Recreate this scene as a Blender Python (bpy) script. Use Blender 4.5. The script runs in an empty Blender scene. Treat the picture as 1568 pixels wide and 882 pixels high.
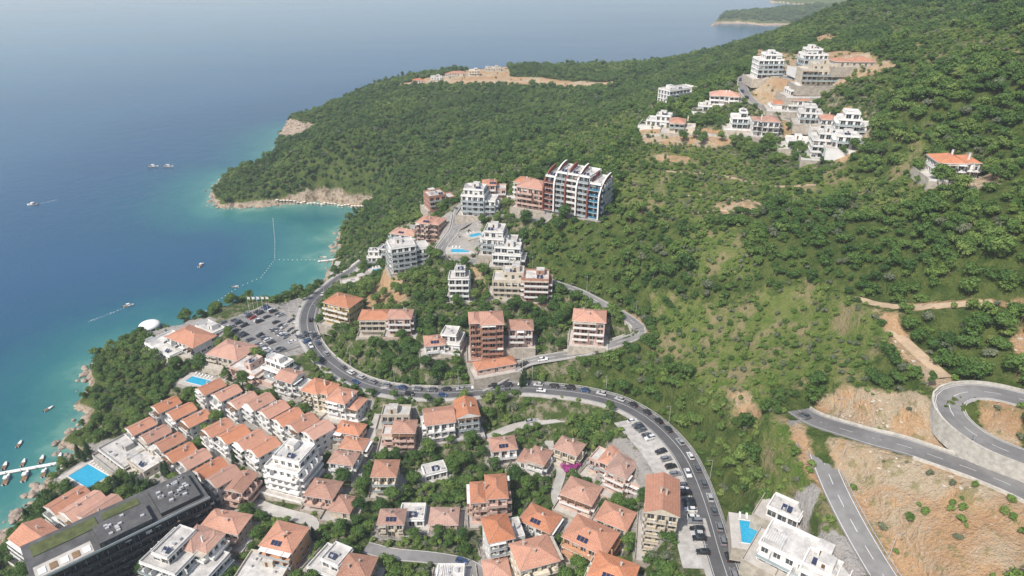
import bpy, math, random, time
import numpy as np
from mathutils import Vector, Matrix
T0=time.time()
random.seed(7); rng=np.random.default_rng(7)
# ------------------------------------------------------------------ survey camera
CAM_H=215.0; PITCH=math.radians(27); FPX=24/36*1568
cp,sp=math.cos(PITCH),math.sin(PITCH)
def ray(px,py):
    a=(px-784)/FPX; b=-(py-441)/FPX
    return np.array([a,cp+b*sp,-sp+b*cp])
def at_z(px,py,z=0.0):
    d=ray(px,py); t=(z-CAM_H)/d[2]
    return np.array([d[0]*t,d[1]*t,z])
# ------------------------------------------------------------------ terrain
CTRL=[(20,860,6),(100,860,10),(200,860,14),(300,870,18),(60,790,4),(120,740,5),(200,720,10),(300,740,15),(400,860,22),(500,860,24),
(420,750,21),(250,670,13),(350,680,20),(180,640,10),(230,600,14),(160,560,12),(220,510,18),(300,530,22),(300,580,19),(400,620,24),
(480,640,26),(380,550,24),(400,500,27),(450,470,27),(450,520,28),(560,680,25),(600,760,23),(600,860,24),(700,700,24),(700,800,23),
(700,870,25),(800,870,26),(900,860,30),(1000,850,38),(800,740,26),(900,700,30),(980,740,36),(1060,870,44),
(1110,870,48),(1085,790,46),(1050,700,43),(985,635,41),(900,603,39),(800,593,38),(740,598,37),(680,601,36),(620,600,35),(580,592,34),
(545,580,33),(515,562,32),(490,540,31),(475,515,30),(470,490,29),(478,465,28),(850,650,33),(700,650,29),(560,630,30),(620,640,31),
(560,540,38),(540,500,36),(640,560,40),(600,510,44),(680,520,48),(760,560,42),(700,470,54),(620,450,48),(560,410,22),(610,400,38),
(640,380,48),(590,360,34),(650,300,52),(600,320,32),(620,290,40),(700,250,62),(750,270,74),(830,300,84),(820,250,80),(900,210,86),
(890,305,88),(1000,200,104),(980,240,102),(950,300,94),(700,290,70),
(345,290,8),(370,285,13),(400,290,17),(430,300,10),(500,290,18),(600,270,35),(500,240,42),(600,200,53),(700,180,59),(800,180,65),(850,150,68),
(600,145,56),(700,124,63),(770,108,67),(850,124,68),(940,127,73),(900,180,72),(480,197,32),(530,166,46),(447,198,27),(1000,150,87),
(1000,105,80),(1060,95,90),(1130,70,109),(1190,52,123),(1290,12,152),(1568,20,178),(1400,60,155),(1300,60,143),(1177,110,132),
(1250,115,138),(1200,170,118),(1250,135,132),(1130,190,112),(1040,205,106),(1270,240,112),(1320,200,122),(1038,155,110),(1108,165,114),
(1460,265,130),(1568,280,135),(1400,150,148),(1450,100,159),(1568,180,150),(1568,100,164),(1350,280,114),(1200,280,104),(1080,280,98),
(1000,330,92),(1000,400,82),(900,400,72),(880,445,60),(985,505,58),(900,535,52),(850,545,48),(800,555,44),(780,570,41),
(965,490,60),(920,465,61),(840,432,62),(790,415,62),(740,402,62),(675,385,60),(700,345,66),(730,333,69),(780,330,75),(820,335,79),
(1100,400,90),(1200,400,98),(1350,400,108),(1568,400,122),(1100,500,72),(1200,500,80),(1350,480,98),(1500,465,108),(1568,500,106),
(1050,580,60),(1150,600,68),(1250,590,80),(1400,560,93),(1540,580,98),(1080,660,52),(1130,700,56),(1170,760,58),(1150,820,56),
(1225,635,76),(1300,660,79),(1400,690,82),(1480,715,84),(1568,750,86),(1265,710,74),(1290,770,72),(1320,830,70),(1350,880,68),
(1450,800,80),(1568,850,84),(1450,870,76),(1450,615,93),(1510,597,97),(1568,610,98),(1500,670,91),(1568,700,92),(1230,860,62),(1190,800,60)]
WCTRL=[(250,1150,30),(0,1250,10),(450,1250,60),(500,1000,110),(650,750,210),(600,500,230),(520,300,225),(350,60,160),(150,40,70),(0,60,32),
(-150,60,12),(0,-300,40),(600,-300,200),(1500,-300,340),(1500,700,360),(2600,400,420),(1400,1600,200),(2600,2000,300),(-100,-300,20)]
P3=np.array([at_z(*c) for c in CTRL]+[np.array(c,float) for c in WCTRL])
def tps_fit(P,lam=2e-3,S=300.0):
    X=P[:,:2]/S; n=len(X)
    r2=((X[:,None]-X[None])**2).sum(-1)+1e-12
    K=0.5*r2*np.log(r2)+lam*np.eye(n)
    Q=np.hstack([np.ones((n,1)),X])
    A=np.block([[K,Q],[Q.T,np.zeros((3,3))]])
    s=np.linalg.solve(A,np.concatenate([P[:,2],np.zeros(3)]))
    def f(x,y):
        sh=x.shape; x=x.ravel()/S; y=y.ravel()/S; out=s[n]+s[n+1]*x+s[n+2]*y
        for i in range(n):
            r=(x-X[i,0])**2+(y-X[i,1])**2+1e-12
            out=out+s[i]*0.5*r*np.log(r)
        return out.reshape(sh)
    return f
tps=tps_fit(P3)
SHORE_PX=[(-60,900),(-20,850),(8,815),(25,790),(48,765),(72,738),(100,715),(112,700),(92,684),(118,655),(133,640),(126,622),(135,600),(130,580),(142,562),(175,540),(230,522),
(300,515),(350,505),(400,490),(450,478),(485,462),(500,440),(508,415),(512,390),(518,365),(530,350),(550,338),(574,329),(568,320),(545,316),(520,314),
(490,309),(460,311),(430,314),(400,316),(370,318),(345,318),(326,312),(324,300),(332,284),(348,272),(385,270),(412,266),(418,240),(430,222),(432,212),
(445,200),(480,208),(520,195),(560,180),(600,166),(680,154),(770,140),(880,125),(1000,112),(1100,95),(1200,78)]
SH=[at_z(a,b)[:2] for a,b in SHORE_PX]
SH+=[np.array(p,float) for p in [(1100,1900),(1800,2200),(3500,2600),(3500,-600),(-260,-600),(-260,0)]]
SH=np.array(SH)
def seg_dist(x,y,poly,closed=True):
    n=len(poly); best=np.full(x.shape,1e9)
    for i in range(n if closed else n-1):
        a=poly[i]; b=poly[(i+1)%n]; d=b-a; L=max((d*d).sum(),1e-9)
        t=np.clip(((x-a[0])*d[0]+(y-a[1])*d[1])/L,0,1)
        q=(x-a[0]-t*d[0])**2+(y-a[1]-t*d[1])**2
        best=np.minimum(best,q)
    return np.sqrt(best)
def inside(x,y,poly):
    c=np.zeros(x.shape,bool); n=len(poly)
    for i in range(n):
        a=poly[i]; b=poly[(i+1)%n]
        if a[1]==b[1]: continue
        k=((a[1]>y)!=(b[1]>y))&(x<(b[0]-a[0])*(y-a[1])/(b[1]-a[1])+a[0])
        c^=k
    return c
def vnoise(x,y,scale,seed):
    r=np.random.default_rng(seed).random((256,256))
    u=x/scale+1000; v=y/scale+1000
    i=np.floor(u).astype(int); j=np.floor(v).astype(int); fu=u-i; fv=v-j
    fu=fu*fu*(3-2*fu); fv=fv*fv*(3-2*fv)
    i%=255; j%=255
    return (r[j,i]*(1-fu)+r[j,i+1]*fu)*(1-fv)+(r[j+1,i]*(1-fu)+r[j+1,i+1]*fu)*fv
def grow(a,b,n):
    t=np.linspace(0,1,n+1)[1:]; return a+(b-a)*t**2.2
xs=np.concatenate([np.arange(-330,440,2.0),grow(438,3200,45)])
ys=np.concatenate([-grow(-60,500,14)[::-1],np.arange(62,1000,2.0),grow(998,2500,45)])
GX,GY=np.meshgrid(xs,ys)
wx=GX+(vnoise(GX,GY,9,3)-.5)*7; wy=GY+(vnoise(GX,GY,9,4)-.5)*7
land=inside(wx,wy,SH); SD=seg_dist(wx,wy,SH); SD=np.where(land,SD,-SD)
h=tps(GX,GY)
h=np.clip(h,2.0,420)+ (vnoise(GX,GY,30,1)-.5)*3.0+(vnoise(GX,GY,9,2)-.5)*1.4
h=np.maximum(h,1.0)
H0=np.where(SD>0,h*(1-np.exp(-SD/7.5)),np.maximum(-0.3+SD*0.12,-25))
H=H0.copy()
def sample(A,x,y):
    x=np.asarray(x,float); y=np.asarray(y,float)
    u=np.clip(np.interp(x,xs,np.arange(len(xs))),0,len(xs)-1.001)
    v=np.clip(np.interp(y,ys,np.arange(len(ys))),0,len(ys)-1.001)
    i=u.astype(int); j=v.astype(int); fu=u-i; fv=v-j
    return (A[j,i]*(1-fu)+A[j,i+1]*fu)*(1-fv)+(A[j+1,i]*(1-fu)+A[j+1,i+1]*fu)*fv
TT=np.concatenate([np.arange(110,800,1.0),np.arange(800,2600,4.0)])
def ground_hit(px,py,up=0.0,A=None):
    A=H0 if A is None else A
    d=ray(px,py); X=d[0]*TT; Y=d[1]*TT; Z=CAM_H+d[2]*TT
    G=np.maximum(sample(A,X,Y),0)+up
    k=np.where(Z<=G)[0]
    if len(k)==0: return at_z(px,py,0)
    i=k[0]
    if i>0:
        a=Z[i-1]-G[i-1]; b=Z[i]-G[i]; f=a/(a-b+1e-9)
    else: f=0
    t=TT[i-1]*(1-f)+TT[i]*f if i>0 else TT[0]
    x,y=d[0]*t,d[1]*t
    return np.array([x,y,float(max(sample(A,x,y),0))])
def polyw(pts): return np.array([ground_hit(a,b)[:2] for a,b in pts])
# ------------------------------------------------------------------ material helpers
def newmat(name):
    m=bpy.data.materials.new(name); m.use_nodes=True; nt=m.node_tree
    for n in list(nt.nodes): nt.nodes.remove(n)
    o=nt.nodes.new('ShaderNodeOutputMaterial'); b=nt.nodes.new('ShaderNodeBsdfPrincipled')
    nt.links.new(b.outputs[0],o.inputs[0]); return m,nt,b
def N(nt,t,**k):
    n=nt.nodes.new(t)
    for a,v in k.items(): setattr(n,a,v)
    return n
def put(nt,sock,v):
    if hasattr(v,'is_linked') or isinstance(v,bpy.types.NodeSocket): nt.links.new(v,sock)
    elif isinstance(v,(tuple,list)): sock.default_value=(*v,1.0) if len(v)==3 and sock.type=='RGBA' else v
    else: sock.default_value=v
def mix(nt,f,a,b,mode='MIX'):
    n=N(nt,'ShaderNodeMix',data_type='RGBA',blend_type=mode)
    put(nt,n.inputs[0],f); put(nt,n.inputs[6],a); put(nt,n.inputs[7],b); return n.outputs[2]
def mth(nt,op,a,b=0.0,clamp=False):
    n=N(nt,'ShaderNodeMath',operation=op,use_clamp=clamp); put(nt,n.inputs[0],a); put(nt,n.inputs[1],b); return n.outputs[0]
def noise(nt,vec,scale,detail=3,rough=.55):
    n=N(nt,'ShaderNodeTexNoise'); n.inputs['Scale'].default_value=scale; n.inputs['Detail'].default_value=detail; n.inputs['Roughness'].default_value=rough
    if vec is not None: nt.links.new(vec,n.inputs['Vector'])
    return n.outputs[0]
def ramp(nt,f,stops):
    n=N(nt,'ShaderNodeValToRGB'); nt.links.new(f,n.inputs[0]); e=n.color_ramp.elements
    while len(e)<len(stops): e.new(.5)
    for i,(p,c) in enumerate(stops):
        e[i].position=p; e[i].color=(*c,1) if len(c)==3 else (c[0],)*3+(1,)
    return n.outputs[0]
def sstep(nt,v,a,b):
    n=N(nt,'ShaderNodeMapRange',interpolation_type='SMOOTHSTEP'); put(nt,n.inputs[0],v); n.inputs[1].default_value=a; n.inputs[2].default_value=b; return n.outputs[0]
def bump(nt,b,hgt,strength,dist=.1):
    n=N(nt,'ShaderNodeBump'); n.inputs['Strength'].default_value=strength; n.inputs['Distance'].default_value=dist
    nt.links.new(hgt,n.inputs['Height']); nt.links.new(n.outputs[0],b.inputs['Normal'])
def worldpos(nt): return N(nt,'ShaderNodeNewGeometry').outputs['Position']
_mc={}
def plain(name,col,rough=.8,var=.25,scale=.6,spec=.3,metal=0,streak=False):
    key=name
    if key in _mc: return _mc[key]
    m,nt,b=newmat(name); tc=N(nt,'ShaderNodeTexCoord').outputs['Object']
    vec=tc
    if streak:
        mp=N(nt,'ShaderNodeMapping'); mp.inputs['Scale'].default_value=(1.6,1.6,.25); nt.links.new(tc,mp.inputs[0]); vec=mp.outputs[0]
    n1=noise(nt,vec,scale,4); n2=noise(nt,tc,scale*6,2)
    rnd=N(nt,'ShaderNodeObjectInfo').outputs['Random']
    f=mth(nt,'ADD',mth(nt,'MULTIPLY',n1,.7),mth(nt,'MULTIPLY',n2,.3))
    f=sstep(nt,f,.3,.7)
    dark=tuple(c*(1-var) for c in col); lite=tuple(min(1,c*(1+var*.35)) for c in col)
    c=mix(nt,f,dark,lite)
    v=N(nt,'ShaderNodeHueSaturation'); nt.links.new(c,v.inputs['Color'])
    nt.links.new(mth(nt,'ADD',mth(nt,'MULTIPLY',rnd,.22),.86),v.inputs['Value'])
    nt.links.new(v.outputs[0],b.inputs['Base Color'])
    b.inputs['Roughness'].default_value=rough; b.inputs['Specular IOR Level'].default_value=spec; b.inputs['Metallic'].default_value=metal
    _mc[key]=m; return m
def roofmat(name,c1,c2,c3):
    if name in _mc: return _mc[name]
    m,nt,b=newmat(name); T=N(nt,'ShaderNodeTexCoord'); tc=T.outputs['Object']
    s=N(nt,'ShaderNodeSeparateXYZ'); nt.links.new(tc,s.inputs[0]); ns=N(nt,'ShaderNodeSeparateXYZ'); nt.links.new(T.outputs['Normal'],ns.inputs[0])
    gx=mth(nt,'GREATER_THAN',mth(nt,'ABSOLUTE',ns.outputs[0]),mth(nt,'ABSOLUTE',ns.outputs[1]))
    u=mth(nt,'ADD',mth(nt,'MULTIPLY',s.outputs[1],gx),mth(nt,'MULTIPLY',s.outputs[0],mth(nt,'SUBTRACT',1,gx)))
    st=mth(nt,'SINE',mth(nt,'MULTIPLY',u,2*math.pi/.55)); rows=mth(nt,'SINE',mth(nt,'MULTIPLY',s.outputs[2],2*math.pi/.35))
    n1=noise(nt,tc,.35,5); n2=noise(nt,tc,2.2,3,.7)
    rnd=N(nt,'ShaderNodeObjectInfo').outputs['Random']
    c=mix(nt,sstep(nt,n1,.35,.65),c1,c2); c=mix(nt,sstep(nt,n2,.45,.75),c,c3)
    k=mth(nt,'ADD',mth(nt,'MULTIPLY',st,.10),mth(nt,'MULTIPLY',rows,.05))
    hv=N(nt,'ShaderNodeHueSaturation'); nt.links.new(c,hv.inputs['Color'])
    nt.links.new(mth(nt,'ADD',mth(nt,'ADD',k,.82),mth(nt,'MULTIPLY',rnd,.3)),hv.inputs['Value'])
    nt.links.new(mth(nt,'ADD',.76,mth(nt,'MULTIPLY',mth(nt,'FRACT',mth(nt,'MULTIPLY',rnd,7.3)),.34)),hv.inputs['Saturation'])
    nt.links.new(hv.outputs[0],b.inputs['Base Color']); b.inputs['Roughness'].default_value=.85; b.inputs['Specular IOR Level'].default_value=.2
    bump(nt,b,st,.5,.08); _mc[name]=m; return m
WALLS={'W':(.74,.73,.70),'C':(.66,.59,.47),'P':(.60,.43,.36),'Y':(.68,.53,.28),'G':(.48,.47,.45),'B':(.57,.51,.42),'O':(.58,.33,.20),'K':(.04,.042,.045),'R':(.40,.22,.16)}
def wallmat(k): return plain('render_wall_'+k,WALLS[k],.85,.18,.35,streak=True)
ROOF=roofmat('terracotta_tiles',(.50,.225,.135),(.43,.19,.115),(.57,.335,.235))
ROOF2=roofmat('weathered_tiles',(.42,.225,.155),(.36,.19,.14),(.51,.35,.27))
GLASS,nt,b=newmat('window_glass')
rn=noise(nt,N(nt,'ShaderNodeTexCoord').outputs['Object'],.45,1)
nt.links.new(ramp(nt,rn,[(.35,(.02,.028,.032)),(.55,(.05,.06,.07)),(.7,(.16,.15,.13))]),b.inputs['Base Color']); b.inputs['Roughness'].default_value=.08
FRAME=plain('window_frame',(.7,.7,.68),.5,.1); SHUT=plain('shutter_wood',(.16,.09,.05),.6,.3)
RAILG=plain('balcony_glass',(.34,.40,.42),.15,.1,spec=.5); RAILM=plain('metal_rail',(.12,.12,.12),.5,.2)
CONC=plain('concrete',(.45,.43,.40),.9,.3,.5); FLATR=plain('flat_roof_screed',(.58,.56,.53),.9,.35,.3); STONE=plain('stone_terrace',(.48,.43,.36),.9,.35,.6)
PAVE=plain('paving',(.50,.47,.43),.9,.25,.25); ACM=plain('roof_unit_metal',(.6,.6,.6),.4,.2,metal=.3); SOLAR=plain('solar_panel',(.02,.03,.07),.15,.2,spec=.5)
DARK=plain('dark_cladding',(.035,.036,.04),.5,.3); DROOF=plain('dark_roof_membrane',(.11,.11,.11),.8,.4,.25); LAWN=plain('roof_lawn',(.10,.12,.045),.95,.5,.35); BLUEP=plain('blue_panel',(.05,.20,.32),.35,.2); REDW=plain('red_brick_cladding',(.24,.085,.065),.85,.2)
WHITE=plain('white_paint',(.75,.75,.73),.6,.08); WOOD=plain('wood',(.25,.16,.09),.7,.3)
# ------------------------------------------------------------------ mesh builder
class MB:
    def __init__(s): s.v=[]; s.f=[]; s.mi=[]; s.mats=[]
    def mat(s,m):
        if m not in s.mats: s.mats.append(m)
        return s.mats.index(m)
    def poly(s,pts,m):
        n=len(s.v); s.v+= [tuple(float(c) for c in p) for p in pts]; s.f.append(tuple(range(n,n+len(pts)))); s.mi.append(s.mat(m))
    def box(s,x0,x1,y0,y1,z0,z1,m,top=None):
        p=[(x0,y0,z0),(x1,y0,z0),(x1,y1,z0),(x0,y1,z0),(x0,y0,z1),(x1,y0,z1),(x1,y1,z1),(x0,y1,z1)]
        for i,q in enumerate([(3,2,1,0),(4,5,6,7),(0,1,5,4),(1,2,6,5),(2,3,7,6),(3,0,4,7)]):
            s.poly([p[k] for k in q],top if (i==1 and top) else m)
    def cyl(s,x,y,z0,z1,r0,r1,m,n=10,cap=True):
        a=[(x+r0*math.cos(2*math.pi*i/n),y+r0*math.sin(2*math.pi*i/n),z0) for i in range(n)]
        b=[(x+r1*math.cos(2*math.pi*i/n),y+r1*math.sin(2*math.pi*i/n),z1) for i in range(n)]
        for i in range(n): s.poly([a[i],a[(i+1)%n],b[(i+1)%n],b[i]],m)
        if cap: s.poly(b,m)
    def mesh(s,name):
        me=bpy.data.meshes.new(name); me.from_pydata(s.v,[],s.f)
        for m in s.mats: me.materials.append(m)
        me.polygons.foreach_set('material_index',s.mi); me.update(); return me
    def obj(s,name,loc=(0,0,0),rot=0.0):
        return addobj(name,s.mesh(name),loc,rot)
def addobj(name,me,loc=(0,0,0),rot=0.0,scale=1.0):
    o=bpy.data.objects.new(name,me); bpy.context.scene.collection.objects.link(o)
    o.location=[float(c) for c in loc]; o.rotation_euler=(0,0,rot)
    o.scale=(scale,)*3 if not isinstance(scale,tuple) else scale
    return o
# ------------------------------------------------------------------ buildings
def facade(mb,o,u,L,floors,fh,wall,R,style,out,z0=0.0,gdoor=False):
    """o: start corner, u: unit along the wall, out: outward normal."""
    def P(a,z,k=0.0): return (o[0]+u[0]*a+out[0]*k,o[1]+u[1]*a+out[1]*k,z)
    def obox(a0,a1,b0,b1,k0,k1,m):
        p=[P(a0,b0,k0),P(a1,b0,k0),P(a1,b0,k1),P(a0,b0,k1),P(a0,b1,k0),P(a1,b1,k0),P(a1,b1,k1),P(a0,b1,k1)]
        for q in [(0,1,2,3),(4,5,6,7),(0,1,5,4),(1,2,6,5),(2,3,7,6),(3,0,4,7)]: mb.poly([p[i] for i in q],m)
    bays=max(1,int(round(L/3.3))); bw=L/bays
    balc=style.get('balc',0); rail=style.get('rail',WHITE); modern=style.get('modern',False); wide=style.get('wide',.62); slab=style.get('slab',WHITE)
    for fl in range(floors):
        za=z0+fl*fh; zb=za+fh
        hasb=balc and (fl>0 or balc>1)
        for k in range(bays):
            a0=k*bw; a1=a0+bw
            skip=(not hasb and not modern and R.random()<.14)
            if skip: mb.poly([P(a0,za),P(a1,za),P(a1,zb),P(a0,zb)],wall); continue
            if modern: ww=bw*wide; s0,s1=.25,2.45
            elif hasb: ww=min(bw*.62,2.2); s0,s1=.08,2.3
            else: ww=min(bw*.42,1.35); s0,s1=.95,2.3
            if fl==0 and gdoor and k==bays//2: s0,s1=.05,2.3
            c=(a0+a1)/2; x0=c-ww/2; x1=c+ww/2; w0=za+s0; w1=za+s1; dp=-.28 if not hasb else -.5
            mb.poly([P(a0,za),P(x0,za),P(x0,zb),P(a0,zb)],wall); mb.poly([P(x1,za),P(a1,za),P(a1,zb),P(x1,zb)],wall)
            mb.poly([P(x0,za),P(x1,za),P(x1,w0),P(x0,w0)],wall); mb.poly([P(x0,w1),P(x1,w1),P(x1,zb),P(x0,zb)],wall)
            mb.poly([P(x0,w0),P(x0,w1),P(x0,w1,dp),P(x0,w0,dp)],wall); mb.poly([P(x1,w0),P(x1,w1),P(x1,w1,dp),P(x1,w0,dp)],wall)
            mb.poly([P(x0,w0),P(x1,w0),P(x1,w0,dp),P(x0,w0,dp)],wall); mb.poly([P(x0,w1),P(x1,w1),P(x1,w1,dp),P(x0,w1,dp)],wall)
            mb.poly([P(x0,w0,dp),P(x1,w0,dp),P(x1,w1,dp),P(x0,w1,dp)],GLASS)
            obox(c-.05,c+.05,w0,w1,dp+.01,dp+.07,FRAME); obox(x0,x1,w1-.1,w1-.01,dp+.01,dp+.06,FRAME)
            if not modern and not hasb:
                obox(x0-.08,x1+.08,w0-.1,w0-.01,.003,.14,FRAME)
                if style.get('shut') and R.random()<.8:
                    obox(x0-.55,x0-.03,w0,w1,.01,.06,SHUT); obox(x1+.03,x1+.55,w0,w1,.01,.06,SHUT)
            elif R.random()<.3: obox(x0,x1,w1-R.uniform(.6,1.6),w1-.12,dp+.08,dp+.12,R.choice([WHITE,WHITE,STONE,SHUT]))
        if hasb:
            i=0
            full=style.get('full',False)
            while i<bays:
                n=bays if full else min(R.choice([1,2,2,3]),bays-i)
                b0=i*bw+.15; b1=(i+n)*bw-.15; D=style.get('bd',1.5)
                obox(b0,b1,za-.16,za+.02,.002,D,slab if modern else wall)
                if rail is RAILM:
                    obox(b0,b1,za+.98,za+1.04,D-.07,D-.01,rail); q=b0
                    while q<b1: obox(q,q+.05,za+.02,za+.97,D-.06,D-.02,rail); q+=.45
                else:
                    obox(b0,b1,za+.03,za+1.0,D-.1,D-.02,rail)
                obox(b0,b0+.07,za+.03,za+1.0,.01,D-.11,rail); obox(b1-.07,b1,za+.03,za+1.0,.01,D-.11,rail)
                q=b0+bw
                while q<b1-.5:
                    if R.random()<.6: obox(q-.06,q+.06,za+.03,zb-.2,.01,D-.12,wall if not modern else slab)
                    q+=bw
                if R.random()<.35 and not modern: obox(b0,b1,za+2.5,za+2.6,.01,D*.95,R.choice([WHITE,STONE,SHUT]))
                if R.random()<.6:
                    q=R.uniform(b0+.3,b1-1); obox(q,q+.7,za+.03,za+.75,.3,.9,R.choice([WHITE,WOOD,STONE]))
                i+=n if full else n+(0 if R.random()<.7 else 1)
    if modern:
        for fl in range(1,floors+1): obox(0,L,z0+fl*fh-.22,z0+fl*fh-.02,.003,.35,slab)
def hip(mb,x0,x1,y0,y1,z,ov,pitch,m,kind='h',wall=None):
    X0,X1,Y0,Y1=x0-ov,x1+ov,y0-ov,y1+ov; W=X1-X0; D=Y1-Y0; t=math.tan(math.radians(pitch))
    zb=z+.02; ze=z+.2
    mb.box(X0,X1,Y0,Y1,zb,ze,WHITE)
    ze+=.003
    alongx=W>=D; half=(D if alongx else W)/2; hz=half*t; cx=(X0+X1)/2; cy=(Y0+Y1)/2
    ins=half if kind=='h' else 0
    if alongx: r0=(X0+ins,cy,ze+hz); r1=(X1-ins,cy,ze+hz)
    else: r0=(cx,Y0+ins,ze+hz); r1=(cx,Y1-ins,ze+hz)
    a,b_,c,d=(X0,Y0,ze),(X1,Y0,ze),(X1,Y1,ze),(X0,Y1,ze)
    if alongx:
        mb.poly([a,b_,r1,r0],m); mb.poly([c,d,r0,r1],m)
        mb.poly([b_,c,r1],m if kind=='h' else wall); mb.poly([d,a,r0],m if kind=='h' else wall)
        mb.box(r0[0],r1[0],cy-.16,cy+.16,ze+hz-.08,ze+hz+.1,ROOF2)
    else:
        mb.poly([b_,c,r1,r0],m); mb.poly([d,a,r0,r1],m)
        mb.poly([a,b_,r0],m if kind=='h' else wall); mb.poly([c,d,r1],m if kind=='h' else wall)
        mb.box(cx-.16,cx+.16,r0[1],r1[1],ze+hz-.08,ze+hz+.1,ROOF2)
    if kind=='h':
        for e,rr in ((a,r0),(d,r0 if alongx else r1),(b_,r1 if alongx else r0),(c,r1)):
            e=np.array(e); rr=np.array(rr); dd=rr-e; s=np.array([-dd[1],dd[0],0]); s=s/np.linalg.norm(s)*.14; up=np.array([0,0,.09])
            mb.poly([e-s+up,e+s+up,rr+s+up,rr-s+up],ROOF2)
    return hz
def volume(mb,x0,x1,y0,y1,floors,fh,wall,R,st,z0=0.0,sides='nsew'):
    W=x1-x0; D=y1-y0; side=dict(st); side['balc']=0
    if st.get('modern'): side['wide']=.5
    sst=dict(st) if R.random()<.3 or st.get('allb') else side
    facade(mb,(x0,y0),(1,0),W,floors,fh,wall,R,st,(0,-1),z0,gdoor=True)
    facade(mb,(x1,y0),(0,1),D,floors,fh,wall,R,sst,(1,0),z0)
    facade(mb,(x1,y1),(-1,0),W,floors,fh,wall,R,side,(0,1),z0)
    facade(mb,(x0,y1),(0,-1),D,floors,fh,wall,R,sst if R.random()<.5 else side,(-1,0),z0)
def flat_top(mb,x0,x1,y0,y1,z,wall,R,extras=True,pent=True):
    mb.poly([(x0,y0,z),(x1,y0,z),(x1,y1,z),(x0,y1,z)],FLATR)
    t=.22
    for q in [(x0-.02,x1+.02,y0-.02,y0+t),(x0-.02,x1+.02,y1-t,y1+.02),(x0-.02,x0+t,y0+t,y1-t),(x1-t,x1+.02,y0+t,y1-t)]: mb.box(*q,z-.02,z+.85,wall)
    if extras:
        for _ in range(R.randint(2,6)):
            x=R.uniform(x0+1,x1-2); y=R.uniform(y0+1,y1-2); s=R.uniform(.7,1.4); mb.box(x,x+s,y,y+s*.6,z+.005,z+R.uniform(.6,1.1),ACM)
        if pent and (x1-x0)>9:
            px=R.uniform(x0+2,x1-6); mb.box(px,px+4,y1-5.5,y1-1.5,z+.004,z+2.6,wall,FLATR); mb.box(px+1.2,px+2.1,y1-5.56,y1-5.5,z+.1,z+2.1,SHUT)
        if R.random()<.4: # pergola
            a,b_=x0+.6,x0+.6+min(5,(x1-x0)*.4); c_,d_=y0+.6,y0+4.2
            for xx in (a,b_-.15):
                for yy in (c_,d_-.15): mb.box(xx,xx+.15,yy,yy+.15,z+.004,z+2.4,WHITE)
            q=a
            while q<b_: mb.box(q,q+.12,c_-.3,d_+.3,z+2.403,z+2.55,WHITE); q+=.6
        if R.random()<.5:
            x=R.uniform(x0+1.5,x1-4)
            for k in range(2):
                xx=x+k*1.6; mb.poly([(xx,y0+1.5,z+.3),(xx+1.3,y0+1.5,z+.3),(xx+1.3,y0+3.2,z+1.3),(xx,y0+3.2,z+1.3)],SOLAR)
            mb.cyl(x+1.5,y0+3.5,z+.9,z+1.5,.3,.3,ACM)
BLD=[] # footprints: cx,cy,z,hx,hy,rot
def register(cx,cy,z,hx,hy,rot): BLD.append((cx,cy,z,hx,hy,rot))
NAMES={'h':'tiled_roof_house','g':'gabled_house','f':'apartment_building'}
JOBS=[]
def bld(px,py,w,d,fl,rot,roof='h',wall='W',name=None,**k):
    fh=3.0; Ht=fl*fh+(1.2 if roof!='f' else .5)
    p=ground_hit(px,py,Ht); r=math.radians(rot)
    # centre the block under the digitised roof point, level it with the slope
    register(p[0],p[1],p[2],w/2+1.2,d/2+1.2,r)
    JOBS.append((p,w,d,fl,r,roof,wall,name,k))
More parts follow.
